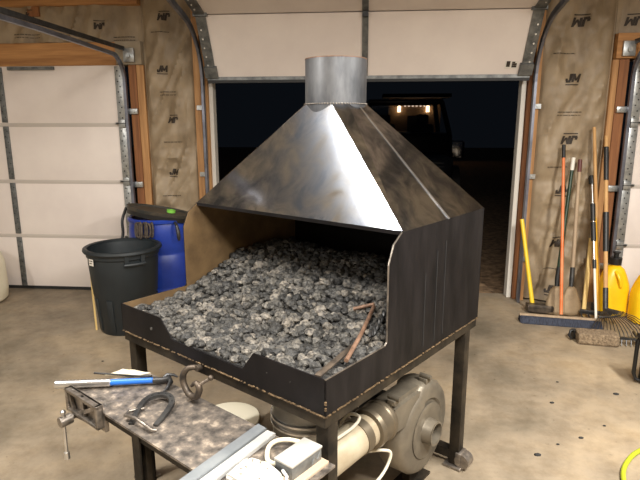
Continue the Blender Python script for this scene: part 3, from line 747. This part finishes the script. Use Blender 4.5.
# ------------------------------------------------------------------ blower
AX, BB, BZc, VR = -.07, .795, .282, .222          # face plane, centre, radius
bl = thing('blower', 'grey cast centrifugal blower below the right side of the forge', 'blower', (-.12,BB,0), 'f')
def volute(off, a0, dep):
    pts = []
    for i in range(49):
        t = 90+i*7.0-6          # spiral from the outlet round the casing
        r = VR*(1.0-.16*i/48)+off
        pts.append((a0, BB+r*math.cos(math.radians(t))*1.02, BZc+r*math.sin(math.radians(t))))
    return pts
vm = MB()
prof = [(-.135,-.03),(-.13,-.008),(-.115,0),(-.025,0),(-.008,-.012),(0,-.034),(0.004,-.075),(-.004,-.085)]
rings = []
for da, off in prof: rings.append([vm.bm.verts.new((AX+da, p[1], p[2])) for p in [(0, BB+(VR*(1-.13*i/47)+off)*math.cos(math.radians(100-i*7.5)), BZc+(VR*(1-.13*i/47)+off)*math.sin(math.radians(100-i*7.5))) for i in range(48)]])
for A, B in zip(rings[:-1], rings[1:]):
    for k in range(48): vm.bm.faces.new((A[k],A[(k+1)%48],B[(k+1)%48],B[k]))
vm.bm.faces.new(rings[0]); vm.bm.faces.new(rings[-1][::-1])
part('volute', vm, M['cast'], bl)
DZ, DA = .432, -.135                              # duct axis
part('outlet', MB().prism([(AX-.125,BB+.02,BZc+.05),(AX-.125,BB-.27,DZ-.072),(AX-.125,BB-.27,DZ+.072),(AX-.125,BB+.0,BZc+VR-.004)],(.115,0,0),bev=.02), M['cast'], bl)
mA = Matrix.Translation((AX,BB,BZc)) @ Matrix.Rotation(PI/2,4,'Y')
part('face_ring', MB().lathe([(.102,-.004),(.122,.0),(.126,.008),(.118,.011),(.085,.008),(.07,.006)], n=40, mtx=mA), M['cast'], bl)
part('inlet', MB().lathe([(.060,.0),(.056,.012),(.052,.048),(.055,.052),(.046,.052),(.044,.012),(.0,.010)], n=36, mtx=mA), M['cast'], bl)
part('inlet_hole', MB().lathe([(0,.0135),(.0445,.0135),(.0445,.0145),(0,.0145)], n=30, mtx=mA), M['dark_hole'], bl)
for b, z in ((BB-.24,DZ+.085),(BB+.02,BZc+VR+.006)):
    part('casing_lug', MB().box((AX-.045,b-.02,z-.016),(AX-.008,b+.02,z+.006),bev=.003).cyl((AX-.05,b,z+.012),(AX+.004,b,z+.012),.011,n=10), M['cast'], bl)

part('stand', MB().box((AX-.12,BB-.10,.0),(AX-.02,BB+.10,.012)).box((AX-.09,BB-.04,.012),(AX-.05,BB+.04,.16)), M['frame_steel'], bl)
part('motor', MB().cyl((AX-.135,BB,BZc),(AX-.30,BB,BZc),.10,n=28), M['dark_metal'], bl)
pd = thing('air_pipe', 'pale round air pipe running from the blower toward the front leg', 'pipe', (DA,.25,DZ), 'f')
def ringb(b0, b1, r): return MB().cyl((DA,b0,DZ),(DA,b1,DZ),r,n=32)
PRR = .066
part('pipe', ringb(-.03,.52,PRR), M['duct'], pd)
cp = MB()
prf = [(.42,PRR+.004),(.425,.080),(.445,.083),(.45,.080),(.50,.080),(.505,.084),(.52,.084),(.525,.080),(.535,.078)]
mB = Matrix.Translation((DA,0,DZ)) @ Matrix.Rotation(-PI/2,4,'X')
cp.lathe([(r,b) for b, r in prf], n=36, mtx=mB)
part('coupling', cp, M['clamp'], pd, label='dull rubber coupling')
part('band_clamp', ringb(.345,.385,PRR+.004), M['clamp'], pd); part('band_clamp', ringb(.05,.085,PRR+.004), M['clamp'], pd)
part('elbow', MB().tube([(DA,-.03,DZ)]+[tuple(p) for p in arc((DA-.10,-.03,DZ),.10,0,90,8,(1,0,0),(0,-1,0))][1:]+[(DA-.18,-.13,DZ)],PRR,24), M['duct'], pd)
single('blower_cable', MB().tube(curve([(DA+.0,-.02,DZ+.078),(DA+.02,.08,DZ+.080),(DA+.025,.20,DZ+.082),(DA+.025,.30,DZ+.082),(DA+.02,.345,DZ+.098),(DA-.03,.355,DZ+.088),(DA-.075,.36,DZ+.03),(DA-.080,.37,DZ-.03),(DA-.03,.40,DZ-.09),
    (DA+.05,.46,DZ-.085),(DA+.075,.485,DZ-.10),(DA+.075,.46,DZ-.145),(DA+.075,.40,DZ-.17),(DA+.075,.33,DZ-.165),(DA+.07,.25,DZ-.125),(DA+.06,.20,DZ-.085),(DA+.03,.17,DZ-.08),(DA-.02,.15,DZ-.085)]),.0062,8),
       M['cable'], 'pale grey cable looping along and under the air pipe', 'cable', (DA,.2,DZ), 'f')

# ------------------------------------------------------------------ bins on the left
tc = Vector((-1.905,3.955,0))
tr = thing('trash_can', 'large charcoal plastic trash can standing in front of the blue drum', 'trash can', tc)
part('body', MB().lathe([(.0,.0),(.205,.0),(.212,.012),(.238,.30),(.243,.31),(.262,.56),(.262,.60),(.272,.612),(.272,.655),(.258,.655),(.25,.60),(.206,.03),(0,.02)], tc, 44), M['trash'], tr)
part('rim', MB().lathe([(.262,.645),(.290,.645),(.296,.655),(.292,.672),(.280,.678),(.262,.672)], tc, 44, close=True), M['trash'], tr)
rb = MB()
for k in range(10):
    t = k*PI/5+.2; rb.bar(tc+Vector((.212*math.cos(t),.212*math.sin(t),.03)), tc+Vector((.236*math.cos(t),.236*math.sin(t),.29)),.05,.014,up=(math.cos(t),math.sin(t),0),bev=.004)
part('rib', rb, M['trash'], tr, kind=None)
hd = MB(); ang = math.radians(-48)
for s in (-1, 1): hd.bar(tc+Vector((.265*math.cos(ang+s*.23),.265*math.sin(ang+s*.23),.56)), tc+Vector((.265*math.cos(ang+s*.23),.265*math.sin(ang+s*.23),.645)),.03,.035,up=(math.cos(ang),math.sin(ang),0))
hd.tube([tc+Vector((.285*math.cos(ang+x*.07),.285*math.sin(ang+x*.07),.578)) for x in range(-4,5)],.013,8)
part('handle', hd, M['trash'], tr)
an = math.radians(-122); ls = MB()
ls.box((-.028,0,.565),(.028,.002,.615), Matrix.Translation(tc+Vector((.2735*math.cos(an),.2735*math.sin(an),0))) @ Matrix.Rotation(an+PI/2,4,'Z'))
lb = part('label', ls, M['sticker'], tr, label='small white sticker')
ls = MB()
for dx, z, w in ((-.02,.598,.015),(.0,.598,.02),(-.02,.58,.03)): ls.box((dx,-.0012,z),(dx+w,0.0,z+.007), Matrix.Translation(tc+Vector((.2735*math.cos(an),.2735*math.sin(an),0))) @ Matrix.Rotation(an+PI/2,4,'Z'))
part('label_print', ls, M['ink'], lb)
single('wood_stick', MB().bar((-2.13,3.86,.0),(-2.175,3.93,.42),.014,.008), M['palewood'], 'thin pale stick leaning against the left of the trash can', 'stick', (-2.13,3.86,0))
dc = Vector((-1.80,4.52,0))
dr = thing('barrel', 'bright blue plastic barrel standing behind the trash can', 'barrel', dc)
part('body', MB().lathe([(0,0),(.255,0),(.272,.03),(.278,.20),(.27,.215),(.27,.235),(.278,.25),(.282,.50),(.272,.515),(.272,.535),(.282,.55),(.278,.74),(.262,.80),(.25,.80),(.24,.77),(0,.77)], dc, 48), M['blue_plastic'], dr)
part('rim', MB().lathe([(.248,.79),(.285,.79),(.288,.81),(.275,.822),(.248,.815)], dc, 48, close=True), M['blue_plastic'], dr)
mT = Matrix.Translation((-1.79,4.47,.865)) @ Matrix.Rotation(math.radians(9.5),4,'Y') @ Matrix.Rotation(math.radians(-4),4,'X') @ Matrix.Diagonal((1,.78,1,1))
ty = thing('oval_tray', 'dark oval tray tilted on top of the blue barrel', 'tray', (-1.79,4.47,.83))
part('pan', MB().lathe([(0,-.015),(.24,-.015),(.275,-.03),(.287,.0),(.290,.016),(.276,.016),(.262,.0),(0,.0)], n=48, mtx=mT), M['tray'], ty)
part('apron', MB().lathe([(.268,-.05),(.276,-.05),(.284,-.0),(.274,-.0)], n=48, mtx=mT, close=True), M['black_plastic'], ty)
single('tape_roll', MB().lathe([(.018,0),(.036,0),(.036,.022),(.018,.022)], mtx=Matrix.Translation((-1.655,4.37,.872)) @ Matrix.Rotation(math.radians(8),4,'Y'), n=24, close=True), M['green'],
       'lime green roll sitting on the dark oval tray', 'tape roll', (-1.655,4.37,.87))
cd = MB()
for k in range(7):
    x = -1.905+.022*k; r = .045+.012*((k*37)%5)/5
    cd.tube([(x+.012*math.sin(t*2*PI/14+k), 4.235-.012*(k%3), .80-.062-r*.6+ (r+.035)*math.cos(t*2*PI/14)) if False else (x+.028*math.sin(t*2*PI/14)*(.5+.3*(k%2)), 4.225-.010*(k%3)+.01*math.cos(t*2*PI/14+1), .745+(r+.012)*math.cos(t*2*PI/14)) for t in range(14)], .0085, 7, closed=True)
single('cord_coil', cd, M['cord'], 'bundle of brown cords hanging on the front of the blue barrel', 'cord', (-1.84,4.225,.74))
single('strap_handle', MB().tube([(-1.60,4.30,.800),(-1.572,4.262,.775),(-1.560,4.253,.73),(-1.556,4.252,.68),(-1.558,4.258,.655)],[.010,.014,.017,.016,.010],8), M['dark_metal'],
       'dark strap handle hanging on the right side of the blue barrel', 'handle', (-1.56,4.26,.72))
single('black_hose', MB().tube(curve([(-2.07,4.42,.90),(-2.085,4.36,.80),(-2.08,4.34,.68),(-2.105,4.30,.56),(-2.12,4.28,.40),(-2.10,4.27,.20),(-2.09,4.26,.01)]),.012,8), M['black_plastic'],
       'black hose hanging down the left of the blue barrel', 'hose', (-2.09,4.3,0))
# white tank at the left edge of the picture
wt = Vector((-3.66,4.40,0))
tk = thing('plastic_tank', 'cream plastic tank at the left edge of the picture', 'tank', wt)
part('body', MB().lathe([(0,.0),(.31,.0),(.345,.03),(.355,.12),(.35,.36),(.325,.44),(.24,.51),(.10,.53),(0,.53)], wt, 44), M['cream'], tk)
part('cap', MB().lathe([(0,.525),(.09,.525),(.09,.57),(0,.575)], wt, 28), M['black_plastic'], tk)

# ------------------------------------------------------------------ tools at the right wall
def lerp(p, q, k): return Vector(p)+(Vector(q)-Vector(p))*k
# sledge hammer
t = thing('sledgehammer', 'sledgehammer with a yellow handle standing by the doorway frame', 'hammer', (1.475,4.56,0))
p, q = Vector((1.455,4.60,.05)), Vector((1.372,4.83,.775))
part('handle', MB().tube([p,lerp(p,q,.5),q],[.019,.017,.018],12), M['yellow'], t)
hm = MB(); hm.prism([(1.40,4.545,.012),(1.40,4.615,.012),(1.40,4.625,.022),(1.40,4.625,.07),(1.40,4.615,.08),(1.40,4.545,.08),(1.40,4.535,.07),(1.40,4.535,.022)],(.20,-.045,0),bev=.004)
part('head', hm, M['brown_iron'], t)
# push broom
t = thing('push_broom', 'push broom with an orange handle and blue-black brush standing against the insulation', 'broom', (1.56,4.27,0))
p, q = Vector((1.605,4.34,.07)), Vector((1.662,4.80,1.42))
part('handle', MB().tube([p,q],[.0135,.0125],12), M['orange'], t)
part('end_cap', MB().cyl(lerp(p,q,.925),lerp(p,q,1.005),.0155,n=12), M['black_plastic'], t)
hx0, hx1 = (1.275,4.315), (1.885,4.22)
part('brush_block', MB().bar((hx0[0],hx0[1]+.03,.062),(hx1[0],hx1[1]+.03,.062),.03,.018,bev=.004), M['greywood'], t)
br = MB(); br.prism([(hx0[0],hx0[1]-.03,.0),(hx0[0],hx0[1]+.005,.058),(hx0[0],hx0[1]+.05,.058),(hx0[0],hx0[1]+.075,.0)],(hx1[0]-hx0[0],hx1[1]-hx0[1],0),bev=.006)
part('bristles', br, M['brush_blue'], t)
# shovels
def shovel(x, y, zt, top, label, hm_, tipm, tiplab, sock, spin, wd):
    t = thing('shovel', label, 'shovel', (x,y,0))
    p, q = Vector((x+.02,y+.10,.30)), Vector(top)
    part('handle', MB().tube([p,q],[.0165,.0145],12), hm_, t)
    part('grip_tip', MB().cyl(lerp(p,q,.90),lerp(p,q,1.004),.0165,n=12), tipm, t, label=tiplab)
    part('socket', MB().tube([Vector((x+.008,y+.065,.19)),lerp(p,q,.0),lerp(p,q,.10)],[.015,.021,.019],12), sock, t)
    bm_ = MB(); g = []
    for j in range(9):
        v = j/8; row = []
        hw = wd*(.45+.55*min(1, v*1.7)) if j else wd*.25
        for i in range(9):
            u = i/4-1
            row.append(bm_.bm.verts.new((x+u*hw*math.cos(spin)+(1-v)*.008, y+.07*(1-v)-.0+u*hw*math.sin(spin)-.018*(1-u*u)*1, .245-.235*v+.012*abs(u)*(1 if j==8 else 0))))
        g.append(row)
    for j in range(8):
        for i in range(8): bm_.bm.faces.new((g[j][i],g[j][i+1],g[j+1][i+1],g[j+1][i]))
    o = part('blade', bm_, M['blade'], t)
    s = o.modifiers.new('t','SOLIDIFY'); s.thickness = .003
    return t
shovel(1.622,4.50,0,(1.752,4.80,1.315),'shovel with a dark green handle and white tip behind the orange broom handle',M['dgreen'],M['white_grip'],'white tip',M['black_plastic'],-.12,.085)
shovel(1.742,4.50,0,(1.808,4.80,1.30),'shovel with a weathered wood handle and maroon grip right of the green one',M['greywood'],M['maroon'],'maroon grip',M['dark_metal'],.08,.085)
# pale stick
single('wood_stick', MB().bar((1.845,4.50,.0),(1.968,4.80,.62),.034,.02,up=(0,-1,0),bev=.003), M['palewood'], 'pale wooden slat leaning diagonally beside the silver pole', 'stick', (1.845,4.50,0))
# long tan handle: hoe hidden behind the others
t = thing('garden_hoe', 'long plain tan wooden handle reaching higher than its neighbours', 'hoe', (2.0,4.62,0))
p, q = Vector((2.005,4.60,.06)), Vector((1.908,4.83,1.575))
part('handle', MB().tube([p,q],[.0165,.013],12), M['tanwood'], t)
part('blade', MB().box((1.94,4.585,.0),(2.06,4.592,.10)).tube([(2.005,4.60,.07),(2.0,4.588,.09)],.012,8), M['dark_metal'], t)
# yellow-handled fork / square shovel
t = thing('digging_fork', 'amber yellow handled tool with a dark square head beside the silver pole', 'fork', (1.92,4.42,0))
p, q = Vector((1.945,4.46,.07)), Vector((1.945,4.815,1.10))
part('handle', MB().tube([p,q],[.017,.0165],12), M['amber'], t)
part('grip', MB().cyl(lerp(p,q,.985),lerp(p,q,1.045),.019,n=12), M['black_plastic'], t)
fk = MB(); fk.bar((1.80,4.47,.06),(2.03,4.40,.06),.03,.035,bev=.005)
for k in range(5): fk.tube([(1.81+.052*k,4.467-.0155*k,.055),(1.81+.052*k,4.44-.0155*k,.03),(1.81+.052*k,4.38-.0155*k,.012)],[.008,.007,.003],6)
part('head', fk, M['dark_metal'], t)
# silver pole with black grips
t = thing('extension_pole', 'silver extension pole with black grips standing in front of the yellow handle', 'pole', (1.885,4.33,0))
p, q = Vector((1.885,4.33,.0)), Vector((1.925,4.81,1.14))
part('lower_tube', MB().cyl(p,lerp(p,q,.40),.0105,n=12), M['white_grip'], t)
part('collar', MB().cyl(lerp(p,q,.37),lerp(p,q,.43),.016,n=12), M['black_plastic'], t)
part('upper_tube', MB().cyl(lerp(p,q,.40),lerp(p,q,1.0),.0085,n=12), M['chrome'], t)
part('grip', MB().cyl(lerp(p,q,.56),lerp(p,q,.69),.020,n=12), M['black_plastic'], t); part('grip', MB().cyl(lerp(p,q,.70),lerp(p,q,.82),.020,n=12), M['black_plastic'], t)
part('knob', MB().cyl(lerp(p,q,.965),lerp(p,q,1.02),.026,n=14), M['black_plastic'], t)
# leaf rake
t = thing('leaf_rake', 'leaf rake with fanned tines and black-gripped wooden handle in front of the yellow jug', 'rake', (2.0,4.4,0))
p, q = Vector((1.958,4.38,.21)), Vector((2.012,4.825,1.50))
part('handle', MB().tube([p,q],[.0165,.0155],12), M['tanwood'], t)
part('grip', MB().cyl(lerp(p,q,.72),lerp(p,q,.93),.020,n=12), M['black_plastic'], t); part('grip', MB().cyl(lerp(p,q,.28),lerp(p,q,.52),.023,n=12), M['black_plastic'], t)
part('ferrule', MB().cyl(lerp(p,q,-.10),lerp(p,q,.06),.021,n=12), M['dark_metal'], t)
root = lerp(p,q,-.06)
for k in range(17):
    e = Vector((1.66+.58*k/16, 3.93+.10*(k/16)**2+.22*(k/16)**4, .012))
    mid = lerp(root,e,.9)+Vector((0,0,.03))
    tn_ = MB(); tn_.tube([root, lerp(root,e,.35)+Vector((0,0,.028)), lerp(root,e,.7)+Vector((0,0,.042)), mid, e],[.0035]*5,5)
    part('tine', tn_, M['dark_metal'], t)
cb_ = MB(); ends = [lerp(root,Vector((1.66+.58*k/16,3.93+.10*(k/16)**2+.22*(k/16)**4,.012)),.42)+Vector((0,0,.034)) for k in (0,4,8,12,16)]
cb_.tube(ends,.008,6)
part('spreader', cb_, M['dark_metal'], t)
# fuzzy pad and its bracket
t = thing('scrub_pad', 'brown fuzzy cleaning pad on the floor in front of the broom', 'pad', (1.72,3.93,0))
pm = MB(); pm.box((1.585,3.86,.0),(1.865,4.00,.085),Matrix.Translation((1.72,3.93,0)) @ Matrix.Rotation(math.radians(-8),4,'Z') @ Matrix.Translation((-1.72,-3.93,0)),bev=.014)
bmesh.ops.subdivide_edges(pm.bm, edges=pm.bm.edges[:], cuts=5, use_grid_fill=True)
for v in pm.bm.verts: v.co += Vector((noise.noise(v.co*60), noise.noise(v.co*60+Vector((9,0,0))), noise.noise(v.co*60+Vector((0,9,0)))*.8))*.007 if v.co.z > .01 else Vector((0,0,0))
part('pad', pm, M['mop'], t)
part('bracket', MB().tube([(1.60,4.0,.07),(1.565,4.01,.06),(1.55,3.99,.03),(1.56,3.96,.01)],.010,8).box((1.575,3.97,.01),(1.605,4.03,.07)), M['black_plastic'], t)
t = thing('bow_rake', 'short dark toothed rake head on the floor beside the fuzzy pad', 'rake', (1.96,3.86,0))
rk = MB(); rk.bar((1.88,3.90,.055),(2.12,3.86,.055),.018,.02)
for k in range(8): rk.tube([(1.89+.031*k,3.898-.0052*k,.05),(1.882+.031*k,3.87-.0052*k,.006)],[.006,.003],6)
part('head', rk, M['dark_metal'], t)
part('stub', MB().cyl((2.0,3.88,.055),(2.03,4.02,.06),.012,n=8), M['dark_metal'], t)
# yellow jugs
def jug(x, y, s, label):
    t = thing('yellow_jug', label, 'jug', (x,y,0))
    bm_ = MB(); rings = []
    def sup(hx, hy, z, n=32, e=3.2):
        out = []
        for k in range(n):
            a = 2*PI*k/n; c, sn = math.cos(a), math.sin(a)
            out.append(bm_.bm.verts.new((x+s*hx*math.copysign(abs(c)**(2/e),c), y+s*hy*math.copysign(abs(sn)**(2/e),sn), z*s)))
        return out
    for hx, hy, z in ((.10,.09,0),(.118,.108,.012),(.120,.110,.03),(.120,.110,.24),(.114,.104,.285),(.090,.085,.36),(.068,.066,.415),(.045,.045,.435),(.034,.034,.44),(.034,.034,.455)): rings.append(sup(hx,hy,z))
    for A, B in zip(rings[:-1], rings[1:]):
        for k in range(32): bm_.bm.faces.new((A[k],A[(k+1)%32],B[(k+1)%32],B[k]))
    bm_.bm.faces.new(rings[0][::-1]); bm_.bm.faces.new(rings[-1])
    part('body', bm_, M['jug'], t)
    part('cap', MB().lathe([(0,.45*s),(.047*s,.45*s),(.049*s,.505*s),(.045*s,.51*s),(0,.51*s)],(x,y,0),24).lathe([(0,.51*s),(.02*s,.51*s),(.02*s,.545*s),(.03*s,.55*s),(.03*s,.56*s),(0,.56*s)],(x,y,0),16), M['black_plastic'], t)
    part('handle', MB().tube([(x-.02*s,y-.07*s,.40*s),(x-.015*s,y-.105*s,.38*s),(x-.0*s,y-.125*s,.33*s),(x+.012*s,y-.118*s,.28*s)],[.014*s]*4,10), M['jug'], t)
    return t
jug(2.105,4.60,.98,'yellow jug with black cap standing behind the fanned rake tines')
jug(2.295,4.42,.93,'yellow jug cut off by the right edge of the picture')
# black stand at the right edge
t = thing('black_stand', 'black tubular stand leg at the right edge of the picture', 'stand', (1.78,3.27,0))
part('leg', MB().tube([(1.745,3.29,.30),(1.708,3.30,.295),(1.698,3.30,.27),(1.697,3.30,.06),(1.708,3.29,.025),(1.75,3.27,.014),(2.1,3.12,.014)],.012,10), M['black_plastic'], t)
part('post', MB().box((1.725,3.25,.02),(1.775,3.30,.33),bev=.006), M['black_plastic'], t)
part('top', MB().box((1.69,3.10,.30),(2.2,3.31,.33),bev=.006), M['black_plastic'], t)
part('leg', MB().box((2.12,3.11,.0),(2.16,3.15,.30)), M['black_plastic'], t)
# hose
single('garden_hose', MB().tube(curve([(1.10,2.02,.011),(1.14,2.12,.011),(1.17,2.22,.011),(1.21,2.33,.011),(1.27,2.42,.011),(1.35,2.50,.011),(1.46,2.56,.011),(1.62,2.60,.011),(1.85,2.58,.011),(2.1,2.5,.011)]),.0115,10), M['hose'],
       'lime yellow hose curving over the floor in the bottom right corner', 'hose', (1.4,2.5,0))
# specks on the floor
cr = [(-1.80,3.30),(-1.62,3.42),(-1.50,2.95),(1.22,3.25),(1.10,2.98),(1.52,3.12),(.99,2.55),(1.13,2.62),(.86,2.45),(1.30,2.75),(-1.25,2.62)]
for k, (x, y) in enumerate(cr):
    single('crumb', MB().ball((x,y,.004),.006+.003*(k%3),1.6,1,.6,1), M['coal_dust'], 'small dark crumb lying on the bare concrete floor', 'crumb', (x,y,0), group='crumbs on the concrete floor')

# ------------------------------------------------------------------ truck and house outside
TX, TY = .82, 12.0
tr = thing('pickup_truck', 'dark pickup truck parked outside in the night facing the doorway', 'truck', (TX,TY,0))
def bb(x0,x1,y0,y1,z0,z1,bev=.05): return MB().box((TX+x0,TY+y0,z0),(TX+x1,TY+y1,z1),bev=bev)
part('hood', bb(-.78,.78,-1.75,.15,.55,1.02,.10), M['truck'], tr)
part('cab_body', bb(-1.0,1.0,.0,2.0,.55,1.42,.06), M['truck'], tr)
part('bed', bb(-1.0,1.0,2.0,4.1,.55,1.35,.05), M['truck'], tr)
part('roof', bb(-.84,.84,.45,1.85,2.06,2.16,.04), M['truck'], tr)
for s in (-1,1):
    part('pillar', MB().bar((TX+s*.93,TY+.02,1.40),(TX+s*.80,TY+.52,2.10),.08,.08), M['truck'], tr)
    part('pillar', MB().bar((TX+s*.93,TY+1.95,1.40),(TX+s*.80,TY+1.80,2.10),.08,.08), M['truck'], tr)
    part('wheel', MB().cyl((TX+s*.72,TY-.9,.40),(TX+s*.99,TY-.9,.40),.40,n=28), M['rubber'], tr)
    part('wheel', MB().cyl((TX+s*.72,TY+2.9,.40),(TX+s*.99,TY+2.9,.40),.40,n=28), M['rubber'], tr)
    part('headrest', bb(s*.45-.15,s*.45+.15,1.15,1.28,1.62,1.84,.05), M['seat_cloth'], tr); part('seat', bb(s*.45-.27,s*.45+.27,1.15,1.35,1.0,1.62,.06), M['seat_cloth'], tr)
    mr = part('side_mirror', MB().box((TX+s*.93-.06,TY+.08,1.02),(TX+s*.93+.08,TY+.14,1.08)).box((TX+s*1.10-.18,TY+.06,.88),(TX+s*1.10+.18,TY+.20,1.26),bev=.05), M['truck'], tr)
    part('mirror_cap', MB().box((-.10,-.04,-.17),(.12,.03,.17),Matrix.Translation((TX+s*1.10,TY+.03,1.07)) @ Matrix.Rotation(math.radians(-8.5),4,'Z') @ Matrix.Rotation(math.radians(-4.4),4,'X'),bev=.01), M['mirror_chrome'] if s > 0 else M['truck'], mr)
    part('door_handle', MB().box((TX+s*1.0-.02,TY+1.2,1.18),(TX+s*1.0+.02,TY+1.4,1.22)), M['chrome'], tr)
part('windshield', MB().prism([(TX-.90,TY+.04,1.42),(TX+.90,TY+.04,1.42),(TX+.78,TY+.50,2.06),(TX-.78,TY+.50,2.06)],(0,.006,0)), M['glass'], tr)
part('rear_window', MB().prism([(TX-.85,TY+1.93,1.45),(TX+.85,TY+1.93,1.45),(TX+.76,TY+1.84,2.05),(TX-.76,TY+1.84,2.05)],(0,.006,0)), M['glass'], tr)
gr = MB()
for k in range(5): gr.box((TX-.6,TY-1.78,.60+.07*k),(TX+.6,TY-1.74,.63+.07*k))
part('grille', gr, M['truck'], tr)
hs_ = thing('house', 'dim house front with two lit lanterns seen through the truck windows', 'house', (2.0,25,0))
part('wall', MB().box((.9,25,0),(3.2,25.3,2.75)), M['house'], hs_)
part('eave', MB().box((.6,23.9,2.75),(3.5,25.3,2.9)), M['night'], hs_)
part('door', MB().box((1.75,24.95,0),(2.45,25.0,2.0)), M['night'], hs_)
for x in (1.36, 2.62):
    ln = part('lantern', MB().box((x-.07,24.8,2.15),(x+.07,24.94,2.42),bev=.02), M['lamp_warm'], hs_)
    part('lantern_cap', MB().box((x-.10,24.77,2.42),(x+.10,25.0,2.46)), M['night'], ln)
for k in range(6):
    part('string_bulb', MB().ball((1.62+.17*k,24.85,2.42),.04), M['lamp_string'], hs_)

# ------------------------------------------------------------------ light
def area(name, loc, size, sizey, power, col, rot=(0,0,0)):
    l = bpy.data.lights.new(name, 'AREA'); l.shape = 'RECTANGLE'; l.size = size; l.size_y = sizey; l.energy = power; l.color = col
    o = bpy.data.objects.new(name, l); C.objects.link(o); o.location = loc; o.rotation_euler = rot; return o
area('shop_and_fill_light', (-1.56,1.66,2.74), .06, 1.25, 34, (1,.97,.92), (0,0,math.atan2(-.7,1.1)))
area('shop_and_fill_light', (2.0,1.5,2.74), .2, 1.3, 88, (1,.965,.91))
area('shop_and_fill_light', (.55,.25,2.74), 1.3, .2, 88, (1,.965,.91))  # unseen fill light, added to soften the shadow contrast
area('shop_and_fill_light', (-3.4,.3,2.74), .2, 1.3, 44, (1,.96,.90))  # unseen light added to brighten the left walls and doors
wd = bpy.data.worlds.new('night'); bpy.context.scene.world = wd; wd.use_nodes = True
wd.node_tree.nodes['Background'].inputs[0].default_value = (.25,.32,.45,1); wd.node_tree.nodes['Background'].inputs[1].default_value = .005

# ------------------------------------------------------------------ camera
f, pit, yaw, rol, h = 536.231, math.radians(12.102), math.radians(-5.0511), math.radians(-.0773), 1.5954
fwd = Vector((math.sin(yaw)*math.cos(pit), math.cos(yaw)*math.cos(pit), -math.sin(pit)))
right = Vector((math.cos(yaw), -math.sin(yaw), 0)); up = right.cross(fwd)
r2 = right*math.cos(rol)+up*math.sin(rol); u2 = -right*math.sin(rol)+up*math.cos(rol)
cd_ = bpy.data.cameras.new('camera'); co = bpy.data.objects.new('camera', cd_); C.objects.link(co)
co.matrix_world = Matrix(((r2.x,u2.x,-fwd.x,0),(r2.y,u2.y,-fwd.y,0),(r2.z,u2.z,-fwd.z,h),(0,0,0,1)))
cd_.sensor_fit = 'HORIZONTAL'; cd_.sensor_width = 36; cd_.lens = f/640*36; cd_.clip_start = .02
sc = bpy.context.scene; sc.camera = co
vs_ = sc.view_settings; vs_.view_transform = 'Standard'; vs_.look = 'None'; vs_.exposure = 1.2; vs_.gamma = 1; vs_.use_curve_mapping = False
